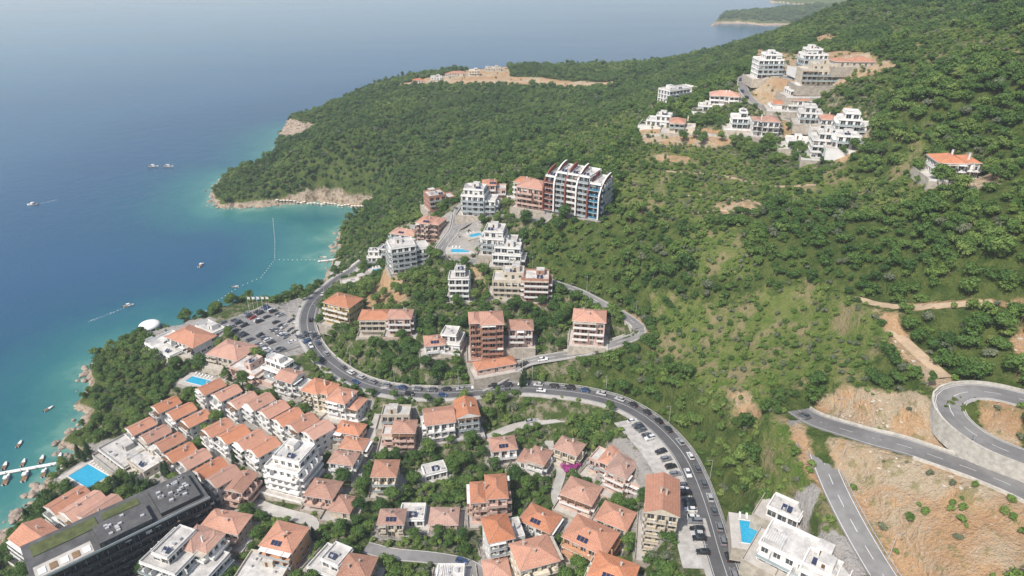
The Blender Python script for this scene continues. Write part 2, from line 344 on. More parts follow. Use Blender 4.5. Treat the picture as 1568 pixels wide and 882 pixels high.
def make_building(j,idx):
    p,w,d,fl,r,roof,wall,name,k=j; R=random.Random(idx*13+5); mb=MB(); fh=3.0; wm=wallmat(wall)
    modern=k.get('modern',roof=='f' and wall in 'WGK')
    st=dict(balc=k.get('balc',1 if fl>1 else 0),rail=k.get('rail',R.choice([WHITE,RAILM,wm,RAILG]) if not modern else R.choice([RAILG,WHITE,RAILG])),
            modern=modern,full=k.get('full',R.random()<(.6 if modern else .35)),shut=R.random()<.35,bd=k.get('bd',R.choice([1.3,1.7,2.1])),allb=k.get('allb',modern and R.random()<.6),wide=R.choice([.55,.68,.8]))
    x0,x1,y0,y1=-w/2,w/2,-d/2,d/2
    mb.box(x0-.03,x1+.03,y0-.03,y1+.03,-6,-.02,STONE if R.random()<.5 else wm)
    if k.get('terr',1):
        tx=R.uniform(1.5,3.5); ty=R.uniform(2,4)
        if k.get('bigterr'): tx+=2.0; ty+=2.5
        wt=WHITE if k.get('bigterr') and R.random()<.3 else STONE
        mb.box(x0-tx,x1+R.uniform(1,2.5),y0-ty,y1+1.2,-5,-.05,wt,PAVE)
        mb.box(x0-tx,x1+1,y0-ty,y0-ty+.2,-.045,.85,R.choice([STONE,wm,STONE])); mb.box(x0-tx,x0-tx+.2,y0-ty+.2,y1+1.2,-.045,.85,wt)
    cut=k.get('L',R.random()<.5 and w>10)
    rm=ROOF if R.random()<.72 else ROOF2
    if 'rm' in k: rm=k['rm']
    if cut and roof!='f':
        xs_=x0+w*R.uniform(.55,.68); dy=R.uniform(1.2,2.5); f2=max(1,fl-R.choice([0,1,1]))
        if R.random()<.5:
            volume(mb,x0,xs_,y0,y1,fl,fh,wm,R,st); volume(mb,xs_+.003,x1,y0+dy,y1-.05,f2,fh,wm,R,st)
            hz=hip(mb,x0,xs_,y0,y1,fl*fh,.55,22,rm,roof,wm)
            if f2<fl and R.random()<.5: flat_top(mb,xs_+.6,x1,y0+dy,y1-.05,f2*fh,wm,R,False,False)
            else: hip(mb,xs_+.62,x1,y0+dy,y1-.05,f2*fh+(0 if f2<fl else .01),.5 if f2<fl else .45,20,rm,roof,wm)
        else:
            xm=x0+w*R.uniform(.32,.45)
            volume(mb,xm,x1,y0,y1,fl,fh,wm,R,st); volume(mb,x0,xm-.003,y0+dy,y1-.05,f2,fh,wm,R,st)
            hz=hip(mb,xm,x1,y0,y1,fl*fh,.55,22,rm,roof,wm)
            if f2<fl and R.random()<.5: flat_top(mb,x0,xm-.6,y0+dy,y1-.05,f2*fh,wm,R,False,False)
            else: hip(mb,x0,xm-.62,y0+dy,y1-.05,f2*fh+(0 if f2<fl else .01),.5 if f2<fl else .45,20,rm,roof,wm)
    elif roof!='f':
        volume(mb,x0,x1,y0,y1,fl,fh,wm,R,st); hip(mb,x0,x1,y0,y1,fl*fh,.55,k.get('pitch',22),rm,roof,wm)
    else:
        up=k.get('setback',1 if (fl>=2 and R.random()<.75) else 0)
        xl=x1
        if fl-up>=2 and w>12 and R.random()<.6: # lower side wing steps down
            xl=x1-w*R.uniform(.25,.4); volume(mb,xl+.003,x1,y0+1.5,y1-.6,fl-up-1,fh,wm,R,st); flat_top(mb,xl+.003,x1,y0+1.5,y1-.6,(fl-up-1)*fh,wm,R,False,False)
        volume(mb,x0,xl,y0,y1,fl-up,fh,wm,R,st); flat_top(mb,x0,xl,y0,y1,(fl-up)*fh,wm,R,not up,True)
        if up:
            u0,u1,v0,v1=x0+w*R.choice([.05,.15,.3]),xl-w*R.choice([.05,.2]),y0+2.6,y1-.4
            s2=dict(st); s2['balc']=0
            volume(mb,u0,u1,v0,v1,up,fh,wm,R,s2,z0=(fl-up)*fh+.01); flat_top(mb,u0,u1,v0,v1,fl*fh+.01,wm,R)
    if roof!='f':
        for _ in range(R.randint(1,2)):
            cx=R.uniform(x0+w*.25,x1-w*.25); cy=R.uniform(-d*.25,d*.25); zz=fl*fh+d*.5*.4
            mb.box(cx,cx+.6,cy,cy+.5,fl*fh+.3,zz+1.0,wm); mb.box(cx-.08,cx+.68,cy-.08,cy+.58,zz+1.003,zz+1.15,CONC)
        if k.get('solar') or R.random()<.07:
            t=math.tan(math.radians(22)); 
            for q in range(3):
                a=-w*.2+q*1.3; y_a=y0+.6; y_b=y0+2.2; f=lambda y:fl*fh+.2+(y-y0+.55)*t+.14
                mb.poly([(a,y_a,f(y_a)),(a+1.15,y_a,f(y_a)),(a+1.15,y_b,f(y_b)),(a,y_b,f(y_b))],SOLAR)
    nm=name or NAMES[roof]
    return mb.obj(nm,(p[0],p[1],p[2]),r)
# --- lower town
for a in [(770,676,10,8,2,10,'h','W'),(872,680,10,8,2,-30,'h','C'),(818,692,12,9,2,-25,'h','W'),(930,692,12,10,3,-35,'h','P'),(963,714,13,11,3,-35,'h','P'),
(890,748,12,10,2,-28,'h','P'),(828,790,12,9,2,-30,'h','W'),(943,786,11,9,2,-30,'h','C'),(905,815,15,11,3,-32,'h','O'),(1015,755,10,16,6,-12,'g','C'),
(748,742,13,12,4,5,'h','P'),(772,803,13,11,4,15,'h','W'),(818,842,13,11,3,18,'h','C'),(940,870,13,10,2,-25,'h','B'),(680,787,10,8,1,0,'h','P'),(632,783,9,8,1,0,'f','W'),
(600,788,9,7,2,0,'h','C'),(590,714,9,9,3,0,'h','C'),(542,676,10,7,2,-10,'h','C'),(526,698,10,7,2,-10,'h','W'),(536,652,11,7,2,-15,'h','P'),(610,650,14,8,3,0,'h','P'),
(607,628,12,7,2,0,'f','B'),(672,633,12,11,3,12,'g','W'),(714,622,9,12,3,12,'g','W'),(530,604,14,10,3,-20,'h','W'),(490,590,13,10,3,-22,'h','C'),(452,575,16,9,3,-25,'g','W'),
(495,745,11,9,2,-12,'h','P'),(525,768,8,8,1,-10,'h','C'),(369,735,7,10,3,-15,'g','P'),(435,818,12,11,3,-15,'h','O'),(345,795,15,9,2,-12,'h','P'),(306,824,12,10,3,-20,'h','W'),
(405,868,16,12,1,-10,'f','B'),(510,850,14,11,2,-25,'f','W'),(547,864,10,9,2,-10,'h','P'),(665,716,9,6,1,20,'f','W'),(60,822,20,11,3,-30,'g','W'),(105,765,11,13,3,-32,'g','W'),
(128,772,10,13,3,-32,'g','W'),(155,778,10,13,3,-32,'g','W'),(760,868,8,8,1,10,'h','P'),(690,875,9,6,1,0,'f','W')]: bld(*a)
bld(445,692,15,14,5,-18,'f','W',modern=True,setback=1); bld(280,838,24,16,4,-20,'f','W',modern=True)
# terraced holiday houses
for q in [[(322,590),(347,599),(372,610)],[(397,612),(419,624)],[(441,636),(463,644),(487,655)],[(254,617),(277,627),(300,638)],[(333,652),(357,662)],[(383,670),(404,681)],
          [(215,650),(237,662),(259,674)],[(276,690),(298,700)],[(322,714),(342,726)]]:
    for i,(a,b_) in enumerate(q): bld(a,b_,7.6,10,3 if a>300 else 2,-40,'g','W',name='terraced_house',terr=0,L=False,pitch=24,rm=ROOF,rail=WHITE)
# hotels on the headland
for a in [(292,512,22,14,2,-30,'h','W'),(262,525,24,16,1,-35,'f','W'),(322,500,16,8,1,-35,'f','W'),(355,533,19,15,2,-20,'h','B'),(392,555,26,11,3,-28,'f','P'),(425,552,14,9,3,-28,'f','W'),
(190,690,22,12,1,-35,'f','G'),(230,700,14,14,1,-35,'f','B')]: bld(*a,name='hotel_building')
# --- middle slope
for a in [(525,457,16,12,4,-25,'h','Y'),(577,479,16,10,3,0,'h','B'),(613,478,11,9,3,0,'h','P'),(690,508,11,11,2,-10,'f','W'),(665,518,9,9,2,10,'h','W'),(744,484,15,12,6,5,'h','R'),
(797,494,11,9,3,0,'h','P'),(903,480,14,11,4,-8,'h','P'),(757,552,18,7,1,18,'h','P'),(703,412,10,9,5,0,'f','G'),(780,414,16,11,4,-4,'f','C'),(822,420,12,11,4,-4,'f','R'),
(660,335,14,12,4,-20,'h','P'),(622,353,18,10,2,-20,'h','W'),(673,294,18,12,3,25,'f','R'),(757,277,14,10,3,0,'h','P'),(735,287,20,13,5,-10,'f','W'),(820,280,17,14,4,-25,'h','P'),(803,273,9,10,3,-25,'h','W'),
(548,427,20,8,1,30,'f','B'),(574,383,9,8,3,0,'f','W'),(590,378,8,7,2,-20,'f','G')]: bld(*a)
for a in [(766,350,18,14,4,-8,'f','W'),(778,376,15,10,3,-8,'f','W'),(625,370,22,12,5,20,'f','W')]: bld(*a,modern=True)
# --- upper villas
for a in [(1178,82,17,14,5,0,'f','W'),(1247,74,15,12,4,0,'f','W'),(1254,97,22,13,4,-5,'f','C'),(1305,90,24,11,1,0,'h','B'),(1232,128,20,11,2,0,'f','W'),(1210,148,20,12,2,-10,'h','W'),
(1110,142,19,12,2,-15,'h','W'),(1142,170,16,12,3,-10,'f','W'),(1173,180,15,12,3,-10,'h','W'),(1015,175,19,12,2,-20,'f','W'),(1046,183,16,12,2,-15,'h','C'),(1249,162,17,12,3,-15,'f','W'),
(1312,171,17,12,4,-15,'f','W'),(1280,178,16,10,2,-15,'h','W'),(1275,202,19,12,4,-15,'f','W'),(1230,214,18,15,1,-15,'f','W'),(1463,240,16,12,2,-8,'h','W'),(1038,134,27,12,3,32,'f','W'),(1304,205,14,9,2,-15,'f','W'),
(1085,160,13,9,1,-15,'f','W'),(1192,160,11,8,1,-10,'f','W')]: bld(*a,name='hillside_villa',bigterr=True)
bld(1230,838,20,11,2,-38,'f','W',name='modern_villa',modern=True); bld(1260,872,14,12,2,-38,'f','W',name='modern_villa',modern=True); bld(1205,775,9,7,1,-38,'f','W',name='pool_house',modern=True)
for a in [(640,121,13,9,1,10,'h','W'),(668,117,14,9,1,10,'f','W'),(755,103,20,10,1,0,'f','B'),(700,110,20,9,1,0,'h','C'),(726,107,13,9,2,5,'f','C'),(688,112,10,8,1,0,'h','W')]: bld(*a,name='ridge_outbuilding',terr=0,modern=False)
# special footprints
WR=math.radians(-30)
pW=ground_hit(887,262,21); register(pW[0],pW[1],pW[2],17,10,WR)
pK=ground_hit(183,800,16); register(pK[0],pK[1],pK[2],30,12,math.radians(42))
pD=ground_hit(228,495,5); register(pD[0],pD[1],pD[2],7,7,0)
POOLS=[(583,413,9,4.5,20),(705,384,10,5,0),(728,360,7,4,30),(1263,241,12,4.5,-12),(1166,818,12,9,-12),(135,729,15,9,-30),(305,584,13,5,-20),(868,323,9,5,-20)]
PL=[]
for a in POOLS:
    p=ground_hit(a[0],a[1]); PL.append(p); register(p[0],p[1],p[2],a[2]/2+3.5,a[3]/2+3,math.radians(a[4]))
# ------------------------------------------------------------------ level building plots
BD=np.full(GX.shape,1e3)
for (cx,cy,z,hx,hy,r) in BLD:
    m=(abs(GX-cx)<hx+hy+14)&(abs(GY-cy)<hx+hy+14)
    dx=GX[m]-cx; dy=GY[m]-cy; u=abs(dx*math.cos(r)+dy*math.sin(r))-hx; v=abs(-dx*math.sin(r)+dy*math.cos(r))-hy
    dd=np.hypot(np.maximum(u,0),np.maximum(v,0))
    w=np.clip(1-dd/7,0,1); w=w*w*(3-2*w); H[m]=H[m]*(1-w)+(z-.25)*w
    BD[m]=np.minimum(BD[m],dd)
# ------------------------------------------------------------------ roads
ROADS={
'main':([(1122,910),(1113,880),(1100,840),(1087,795),(1070,745),(1050,702),(1022,665),(985,636),(948,617),(900,604),(850,597),(800,594),(740,598),(680,602),(620,600),(580,593),(545,581),(515,563),(490,540),(475,515),(470,490),(478,465),(495,447),(515,432),(540,415),(556,402)],8.4),
'hill':([(735,592),(765,578),(785,566),(805,553),(850,546),(900,537),(950,524),(982,508),(970,492),(925,467),(885,447),(840,431),(790,413),(740,402),(700,396),(675,387),(682,372),(697,350),(702,325),(712,312)],6.0),
'crest':([(697,350),(725,335),(760,331),(795,332),(825,338)],5.5),
'villa':([(1310,205),(1270,190),(1235,190),(1205,182),(1180,172),(1152,155),(1138,135),(1142,118),(1175,114),(1220,122)],6.0),
'villa2':([(1205,184),(1180,205),(1130,210),(1080,206),(1030,206),(985,208)],5.5),
'right':([(1600,770),(1568,752),(1520,731),(1480,715),(1430,699),(1385,683),(1340,671),(1290,657),(1245,643),(1222,628)],8.0),
'down':([(1240,640),(1246,660),(1254,688),(1266,718),(1282,755),(1305,800),(1330,845),(1358,890)],7.5),
'junc':([(1240,644),(1252,660),(1262,684)],15.0),
'hairpin':([(1600,712),(1568,700),(1520,683),(1485,662),(1458,638),(1450,615),(1470,600),(1510,598),(1545,605),(1600,622)],8.0),
'lane':([(744,672),(775,658),(810,648),(860,641),(915,633),(945,628)],4.0),
'lane2':([(560,838),(600,848),(650,853),(700,860),(730,872),(745,895)],4.5),
'lane3':([(590,592),(585,620),(575,650),(560,690),(548,720),(545,745)],3.5),
'lane4':([(455,545),(470,590),(490,625),(505,660)],4.0),
'lane5':([(360,750),(400,775),(450,790),(480,800),(470,830)],4.5),
'lane6':([(250,755),(290,765),(330,760),(360,750)],5.0),
'lane7':([(640,350),(620,345),(600,372),(560,405),(530,430)],4.5),
'lane8':([(850,640),(840,680),(860,720),(850,760),(870,800),(880,850)],3.2),
'track':([(1350,482),(1378,515),(1410,545),(1448,578)],4.5),
'track2':([(1310,455),(1350,468),(1400,470),(1460,466),(1520,462)],4.0),
'track3':([(600,130),(640,126),(700,125),(770,124),(850,128),(940,128)],6.0),
'track4':([(1020,262),(1100,268),(1180,285),(1250,282)],2.6),
'track5':([(1040,300),(1090,298),(1140,305),(1180,318)],2.4),
'track6':([(1060,325),(1110,322),(1160,330)],2.4),
'shorewalk':([(490,455),(505,430),(518,400)],3.5),
'parkA':([(372,482),(405,500),(437,522),(455,538)],30.0),
'parkB':([(958,660),(985,690),(1012,722),(1035,760),(1050,800),(1062,850),(1072,885)],11.0),
'parkC':([(690,335),(708,322)],16.0),
}
def catmull(P,step=2.0):
    P=np.array(P); out=[]
    Q=np.vstack([2*P[0]-P[1],P,2*P[-1]-P[-2]])
    for i in range(1,len(Q)-2):
        n=max(2,int(np.linalg.norm(Q[i+1]-Q[i])/step))
        for t in np.arange(n)/n:
            out.append(.5*((2*Q[i])+(-Q[i-1]+Q[i+1])*t+(2*Q[i-1]-5*Q[i]+4*Q[i+1]-Q[i+2])*t*t+(-Q[i-1]+3*Q[i]-3*Q[i+1]+Q[i+2])*t**3))
    out.append(P[-1]); out=np.array(out)
    s=np.concatenate([[0],np.cumsum(np.linalg.norm(np.diff(out[:,:2],axis=0),axis=1))]); n=max(2,int(s[-1]/step))
    ss=np.linspace(0,s[-1],n+1); out=np.stack([np.interp(ss,s,out[:,k]) for k in range(3)],1)
    for _ in range(12):
        z=out[:,2].copy(); z[1:-1]=(z[:-2]+z[1:-1]+z[2:])/3; out[:,2]=z
    for _ in range(2):
        q=out.copy(); q[1:-1,:2]=(out[:-2,:2]+2*out[1:-1,:2]+out[2:,:2])/4; out=q
    return out
RP={}; RD=np.full(GX.shape,1e3)
order=['track','track2','track3','track4','track5','track6','shorewalk','lane8','lane','lane2','lane3','lane4','lane5','lane6','lane7','parkA','parkB','parkC','crest','villa2','villa','hairpin','junc','down','hill','right','main']
for k in ROADS:
    pts,w=ROADS[k]; W=[ground_hit(a,b_) for a,b_ in pts]; RP[k]=catmull(W)
# tie the joining ends together in height
def tie(a,b_,idx,L=30):
    P=RP[a]; Q=RP[b_]; p=P[idx]; j=((Q[:,:2]-p[:2])**2).sum(1).argmin(); dz=Q[j,2]-p[2]
    s=np.linalg.norm(P[:,:2]-p[:2],axis=1); P[:,2]+=dz*np.clip(1-s/L,0,1)
tie('hill','main',0); tie('crest','hill',0); tie('down','right',0,45); tie('villa2','villa',0); tie('parkA','main',-1)
def follow(a,srcs,dz):
    for i in range(len(RP[a])):
        best=None
        for b_ in srcs:
            q=((RP[b_][:,:2]-RP[a][i,:2])**2).sum(1); j=q.argmin()
            if best is None or q[j]<best[0]: best=(q[j],RP[b_][j,2])
        RP[a][i,2]=best[1]+dz
follow('parkB',['main'],-.04); follow('junc',['down'],-.03)
for k in order:
    P=RP[k]; hw=ROADS[k][1]/2; Rr=hw+12
    m=(GX>P[:,0].min()-Rr)&(GX<P[:,0].max()+Rr)&(GY>P[:,1].min()-Rr)&(GY<P[:,1].max()+Rr)
    gx=GX[m]; gy=GY[m]; best=np.full(gx.shape,1e9); bz=np.zeros(gx.shape)
    for q in P:
        d2=(gx-q[0])**2+(gy-q[1])**2; c=d2<best; best[c]=d2[c]; bz[c]=q[2]
    dd=np.sqrt(best)-hw
    w=np.clip(1-(dd-2.0)/7,0,1); w=w*w*(3-2*w); hh=H[m]; H[m]=hh*(1-w)+(bz-.22)*w
    if k[:5]!='track' : RD[m]=np.minimum(RD[m],dd)
    else: RD[m]=np.minimum(RD[m],dd+1)
# keep sea where it is sea
H=np.where(SD<-1,np.minimum(H,H0),H)
# ------------------------------------------------------------------ land cover
def soft(poly,w=6):
    d=seg_dist(GX,GY,poly); i=inside(GX,GY,poly); return np.clip(.5+np.where(i,d,-d)/(2*w),0,1)
def cover(lst,w=6):
    A=np.zeros(GX.shape)
    for p in lst: A=np.maximum(A,soft(polyw(p),w))
    return A
BARE=cover([[(1262,680),(1290,680),(1400,708),(1568,768),(1600,900),(1370,900),(1325,820),(1285,745)],
 [(1250,600),(1290,590),(1400,605),(1440,640),(1500,690),(1568,725),(1568,745),(1400,680),(1260,640)],[(1195,660),(1225,660),(1250,730),(1262,770),(1235,760)],
 [(1335,485),(1375,490),(1450,570),(1470,590),(1420,600),(1380,560)],[(1545,520),(1568,500),(1600,560),(1568,580)],[(1500,610),(1568,625),(1568,690),(1510,660)],
 [(1300,450),(1380,458),(1568,450),(1568,470),(1400,480),(1320,468)]],4)
BARE=np.maximum(BARE,.85*cover([[(600,134),(640,122),(690,114),(770,101),(782,117),(860,123),(945,124),(940,134),(780,130),(700,130)],[(1110,600),(1150,598),(1175,640),(1140,660)],
 [(1150,205),(1100,228),(980,222),(975,200),(1080,195)],[(1200,235),(1290,252),(1340,200),(1330,167),(1300,160),(1195,190)],[(1150,110),(1158,75),(1340,80),(1378,100),(1310,122),(1250,140),(1150,160)],
 [(1415,255),(1500,235),(1535,275),(1490,295),(1415,275)],[(600,420),(560,450),(560,475),(620,470),(630,430)],[(720,410),(745,415),(750,450),(725,455)],[(1090,312),(1150,308),(1170,325),(1110,335)],
 [(930,455),(985,470),(1000,500),(985,512),(960,480)],[(1240,62),(1270,50),(1290,62),(1260,72)],[(1000,236),(1060,240),(1055,252),(1005,248)]],4))
MEAD=cover([[(940,230),(1080,215),(1200,240),(1290,255),(1320,290),(1250,330),(1150,300),(1080,345),(950,310)],[(1000,440),(1100,470),(1250,430),(1350,500),(1330,590),(1200,590),(1150,650),(1080,600),(1000,540)],
 [(1150,650),(1200,640),(1270,780),(1330,900),(1280,900),(1230,790),(1170,760)],[(850,210),(960,170),(1000,190),(900,250)],[(1400,560),(1300,520),(1340,480)],[(1290,300),(1420,200),(1430,300),(1330,330)],[(1340,20),(1568,60),(1568,110),(1400,100)],[(1050,350),(1130,350),(1150,420),(1060,430)]],10)
TOWN=cover([[(-40,900),(0,800),(150,650),(280,590),(220,488),(480,450),(520,410),(600,310),(720,260),(850,245),(930,290),(900,340),(815,345),(800,400),(900,440),(1000,500),(900,560),(800,580),(950,605),(1060,700),(1120,900)],
 [(980,215),(1005,130),(1060,120),(1100,150),(1150,70),(1330,75),(1350,170),(1290,255),(1100,225)],[(1130,900),(1140,770),(1220,760),(1300,860),(1320,900)],[(1415,250),(1500,230),(1530,280),(1420,280)]],6)
PAVED=np.clip(1-(BD-.5)/2.4,0,1)*.8
PAVED=np.maximum(PAVED,cover([[(350,490),(460,455),(500,470),(475,540),(430,560),(380,540)],[(210,490),(330,490),(340,560),(240,560)],[(130,680),(230,665),(270,740),(150,745)],[(640,370),(690,330),(740,335),(730,400),(690,400)],[(250,740),(330,760),(300,780),(230,760)]],3))
SAND=np.clip(1-abs(SD)/6,0,1)
bpoly=polyw([(440,300),(480,298),(520,303),(575,315),(590,330),(560,345),(520,330),(440,325)])
SAND=np.maximum(SAND,inside(GX,GY,bpoly)*np.clip(1-abs(SD)/11,0,1)**.5)
SAND=np.maximum(SAND,cover([[(430,214),(434,197),(462,188),(482,190),(470,207)],[(508,300),(515,286),(526,288),(528,304)],[(430,308),(440,300),(452,306)]],2)*.9)
# terrain mesh
nx,ny=len(xs),len(ys)
V=np.stack([GX.ravel(),GY.ravel(),H.ravel()],1)
idx=np.arange(nx*ny).reshape(ny,nx); Fq=np.stack([idx[:-1,:-1].ravel(),idx[:-1,1:].ravel(),idx[1:,1:].ravel(),idx[1:,:-1].ravel()],1)
def gridmesh(name,V,Fq):
    me=bpy.data.meshes.new(name); me.vertices.add(len(V)); me.vertices.foreach_set('co',V.astype(np.float32).ravel())
    me.loops.add(Fq.size); me.loops.foreach_set('vertex_index',Fq.ravel().astype(np.int32)); me.polygons.add(len(Fq))
    me.polygons.foreach_set('loop_start',np.arange(0,Fq.size,Fq.shape[1],dtype=np.int32)); me.polygons.foreach_set('use_smooth',np.ones(len(Fq),bool)); me.update(calc_edges=True); return me
tm=gridmesh('terrain',V,Fq)
def fattr(me,name,a): at=me.attributes.new(name,'FLOAT','POINT'); at.data.foreach_set('value',a.ravel().astype(np.float32))
for n_,a_ in [('bare',BARE),('mead',MEAD),('town',TOWN),('paved',PAVED),('sand',SAND)]: fattr(tm,n_,a_)
m,nt,b=newmat('ground_cover'); P=worldpos(nt)
def A(n): x=N(nt,'ShaderNodeAttribute'); x.attribute_name=n; return x.outputs['Fac']
n1=noise(nt,P,.03,5,.6); n2=noise(nt,P,.22,5,.65); n3=noise(nt,P,1.3,4,.7); n4=noise(nt,P,.09,4,.6)
def edge(a,k=.9): return sstep(nt,mth(nt,'ADD',a,mth(nt,'MULTIPLY',mth(nt,'SUBTRACT',n2,.5),k)),.38,.62)
grass=mix(nt,sstep(nt,n2,.35,.65),(.055,.095,.02),(.12,.155,.04)); grass=mix(nt,sstep(nt,n3,.55,.75),grass,(.22,.20,.10))
mead=mix(nt,sstep(nt,n2,.35,.65),(.10,.17,.03),(.19,.22,.065)); mead=mix(nt,sstep(nt,n4,.48,.62),mead,(.29,.25,.13)); mead=mix(nt,sstep(nt,n3,.55,.75),mead,(.37,.29,.18))
bare=mix(nt,sstep(nt,n1,.42,.6),(.50,.31,.17),(.52,.42,.29)); bare=mix(nt,sstep(nt,n4,.5,.62),bare,(.56,.36,.20)); bare=mix(nt,mth(nt,'MULTIPLY',sstep(nt,n3,.54,.72),.8),bare,(.68,.62,.52)); bare=mix(nt,mth(nt,'MULTIPLY',sstep(nt,n2,.54,.64),.7),bare,(.27,.25,.11))
towng=mix(nt,sstep(nt,n2,.46,.64),(.075,.115,.03),(.32,.28,.20))
pav=mix(nt,n3,(.36,.34,.32),(.50,.47,.43))
sand=mix(nt,sstep(nt,n3,.35,.65),(.34,.26,.18),(.60,.51,.40)); sand=mix(nt,sstep(nt,n2,.5,.6),sand,(.24,.18,.12))
c=mix(nt,edge(A('mead')),grass,mead); c=mix(nt,edge(A('town')),c,towng); c=mix(nt,edge(A('bare'),.9),c,bare); c=mix(nt,edge(A('sand'),.5),c,sand); c=mix(nt,edge(A('paved'),.4),c,pav)
nt.links.new(c,b.inputs['Base Color']); b.inputs['Roughness'].default_value=.95; b.inputs['Specular IOR Level'].default_value=.15
bump(nt,b,mth(nt,'ADD',n3,mth(nt,'MULTIPLY',n2,2.5)),1.0,1.4)
tm.materials.append(m); GROUNDM=m
addobj('terrain',tm)
# ------------------------------------------------------------------ sea
def sym(a,b_,s): return np.arange(a,b_,s)
sx=np.concatenate([-grow(420,24000,40)[::-1],sym(-418,240,5.0),grow(240,24000,40)])
sy=np.concatenate([-grow(-120,9000,25)[::-1],sym(122,1050,5.0),grow(1050,30000,50)])
SX,SY=np.meshgrid(sx,sy); sd=seg_dist(SX,SY,SH); sd=np.where(inside(SX,SY,SH),0,sd)
# sheltered cove stays shallow and sandy further out
cove=polyw([(330,318),(420,312),(575,330),(510,420),(470,465),(330,500),(290,490),(400,400),(380,350)]); cv=inside(SX,SY,cove); cd=seg_dist(SX,SY,cove); cvf=np.clip(.5+np.where(cv,cd,-cd)/60,0,1)
idx=np.arange(SX.size).reshape(SX.shape); Fs=np.stack([idx[:-1,:-1].ravel(),idx[:-1,1:].ravel(),idx[1:,1:].ravel(),idx[1:,:-1].ravel()],1)
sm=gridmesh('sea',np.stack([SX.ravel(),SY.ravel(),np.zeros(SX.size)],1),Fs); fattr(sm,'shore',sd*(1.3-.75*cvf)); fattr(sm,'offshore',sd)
m,nt,b=newmat('sea_water'); P=worldpos(nt)
def A2(n): x=N(nt,'ShaderNodeAttribute'); x.attribute_name=n; return x.outputs['Fac']
s=A2('shore'); so_=A2('offshore')
nb=noise(nt,P,.035,5,.7); s2=mth(nt,'ADD',s,mth(nt,'MULTIPLY',mth(nt,'SUBTRACT',nb,.5),55))
f=mth(nt,'DIVIDE',s2,160,True)
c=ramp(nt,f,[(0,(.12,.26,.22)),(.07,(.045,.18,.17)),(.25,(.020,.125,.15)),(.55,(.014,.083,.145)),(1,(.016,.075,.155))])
# open water: paler offshore, horizon sky reflection and haze painted into the colour
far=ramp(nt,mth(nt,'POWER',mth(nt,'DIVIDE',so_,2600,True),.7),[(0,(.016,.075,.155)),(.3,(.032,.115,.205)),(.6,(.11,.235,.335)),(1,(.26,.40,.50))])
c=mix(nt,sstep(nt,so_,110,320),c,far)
mp=N(nt,'ShaderNodeMapping'); mp.inputs['Scale'].default_value=(.0012,.006,1); mp.inputs['Rotation'].default_value=(0,0,.35); nt.links.new(P,mp.inputs[0])
sl=noise(nt,mp.outputs[0],1,5,.65)
hv=N(nt,'ShaderNodeHueSaturation'); nt.links.new(c,hv.inputs['Color']); nt.links.new(mth(nt,'ADD',.8,mth(nt,'MULTIPLY',sl,.4)),hv.inputs['Value'])
nt.links.new(hv.outputs[0],b.inputs['Base Color'])
b.inputs['IOR'].default_value=1.33; nt.links.new(mth(nt,'ADD',.10,mth(nt,'MULTIPLY',sl,.14)),b.inputs['Roughness'])
w1=noise(nt,P,.35,4,.6); w2=noise(nt,P,.06,3,.5); bump(nt,b,mth(nt,'ADD',w1,mth(nt,'MULTIPLY',w2,1.5)),.5,.45)
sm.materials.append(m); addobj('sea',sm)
# far islands
def isle(name,pts,hmax,seed):
    P=np.array([at_z(a,b_)[:2] for a,b_ in pts]); x0,y0=P.min(0)-20; x1,y1=P.max(0)+20
    X,Y=np.meshgrid(np.linspace(x0,x1,110),np.linspace(y0,y1,110)); wx_=X+(vnoise(X,Y,60,5)-.5)*50; wy_=Y+(vnoise(X,Y,60,6)-.5)*50; i=inside(wx_,wy_,P); d=seg_dist(wx_,wy_,P)
    Z=np.where(i,hmax*(1-np.exp(-d/(hmax*1.8)))*(.75+.5*vnoise(X,Y,70,seed))+vnoise(X,Y,16,seed+1)*9*np.clip(d/10,0,1),-2)
    sdd=np.clip(1-d/12,0,1)
    ix=np.arange(X.size).reshape(X.shape); F_=np.stack([ix[:-1,:-1].ravel(),ix[:-1,1:].ravel(),ix[1:,1:].ravel(),ix[1:,:-1].ravel()],1)
    me=gridmesh(name,np.stack([X.ravel(),Y.ravel(),Z.ravel()],1),F_); fattr(me,'sand',sdd)
    for k in ('bare','mead','town','paved'): fattr(me,k,np.zeros(X.size))
    me.materials.append(GROUNDM); addobj(name,me); return X,Y,Z,i&(d>14)
isl=isle('island_hills',[(1090,40),(1110,36),(1160,39),(1230,39),(1330,33),(1370,20),(1300,18),(1240,22),(1150,26),(1105,30)],40,11)
isle('distant_hills',[(1180,4),(1260,9),(1500,10),(1500,-8),(1300,-10),(1200,-6)],110,15)
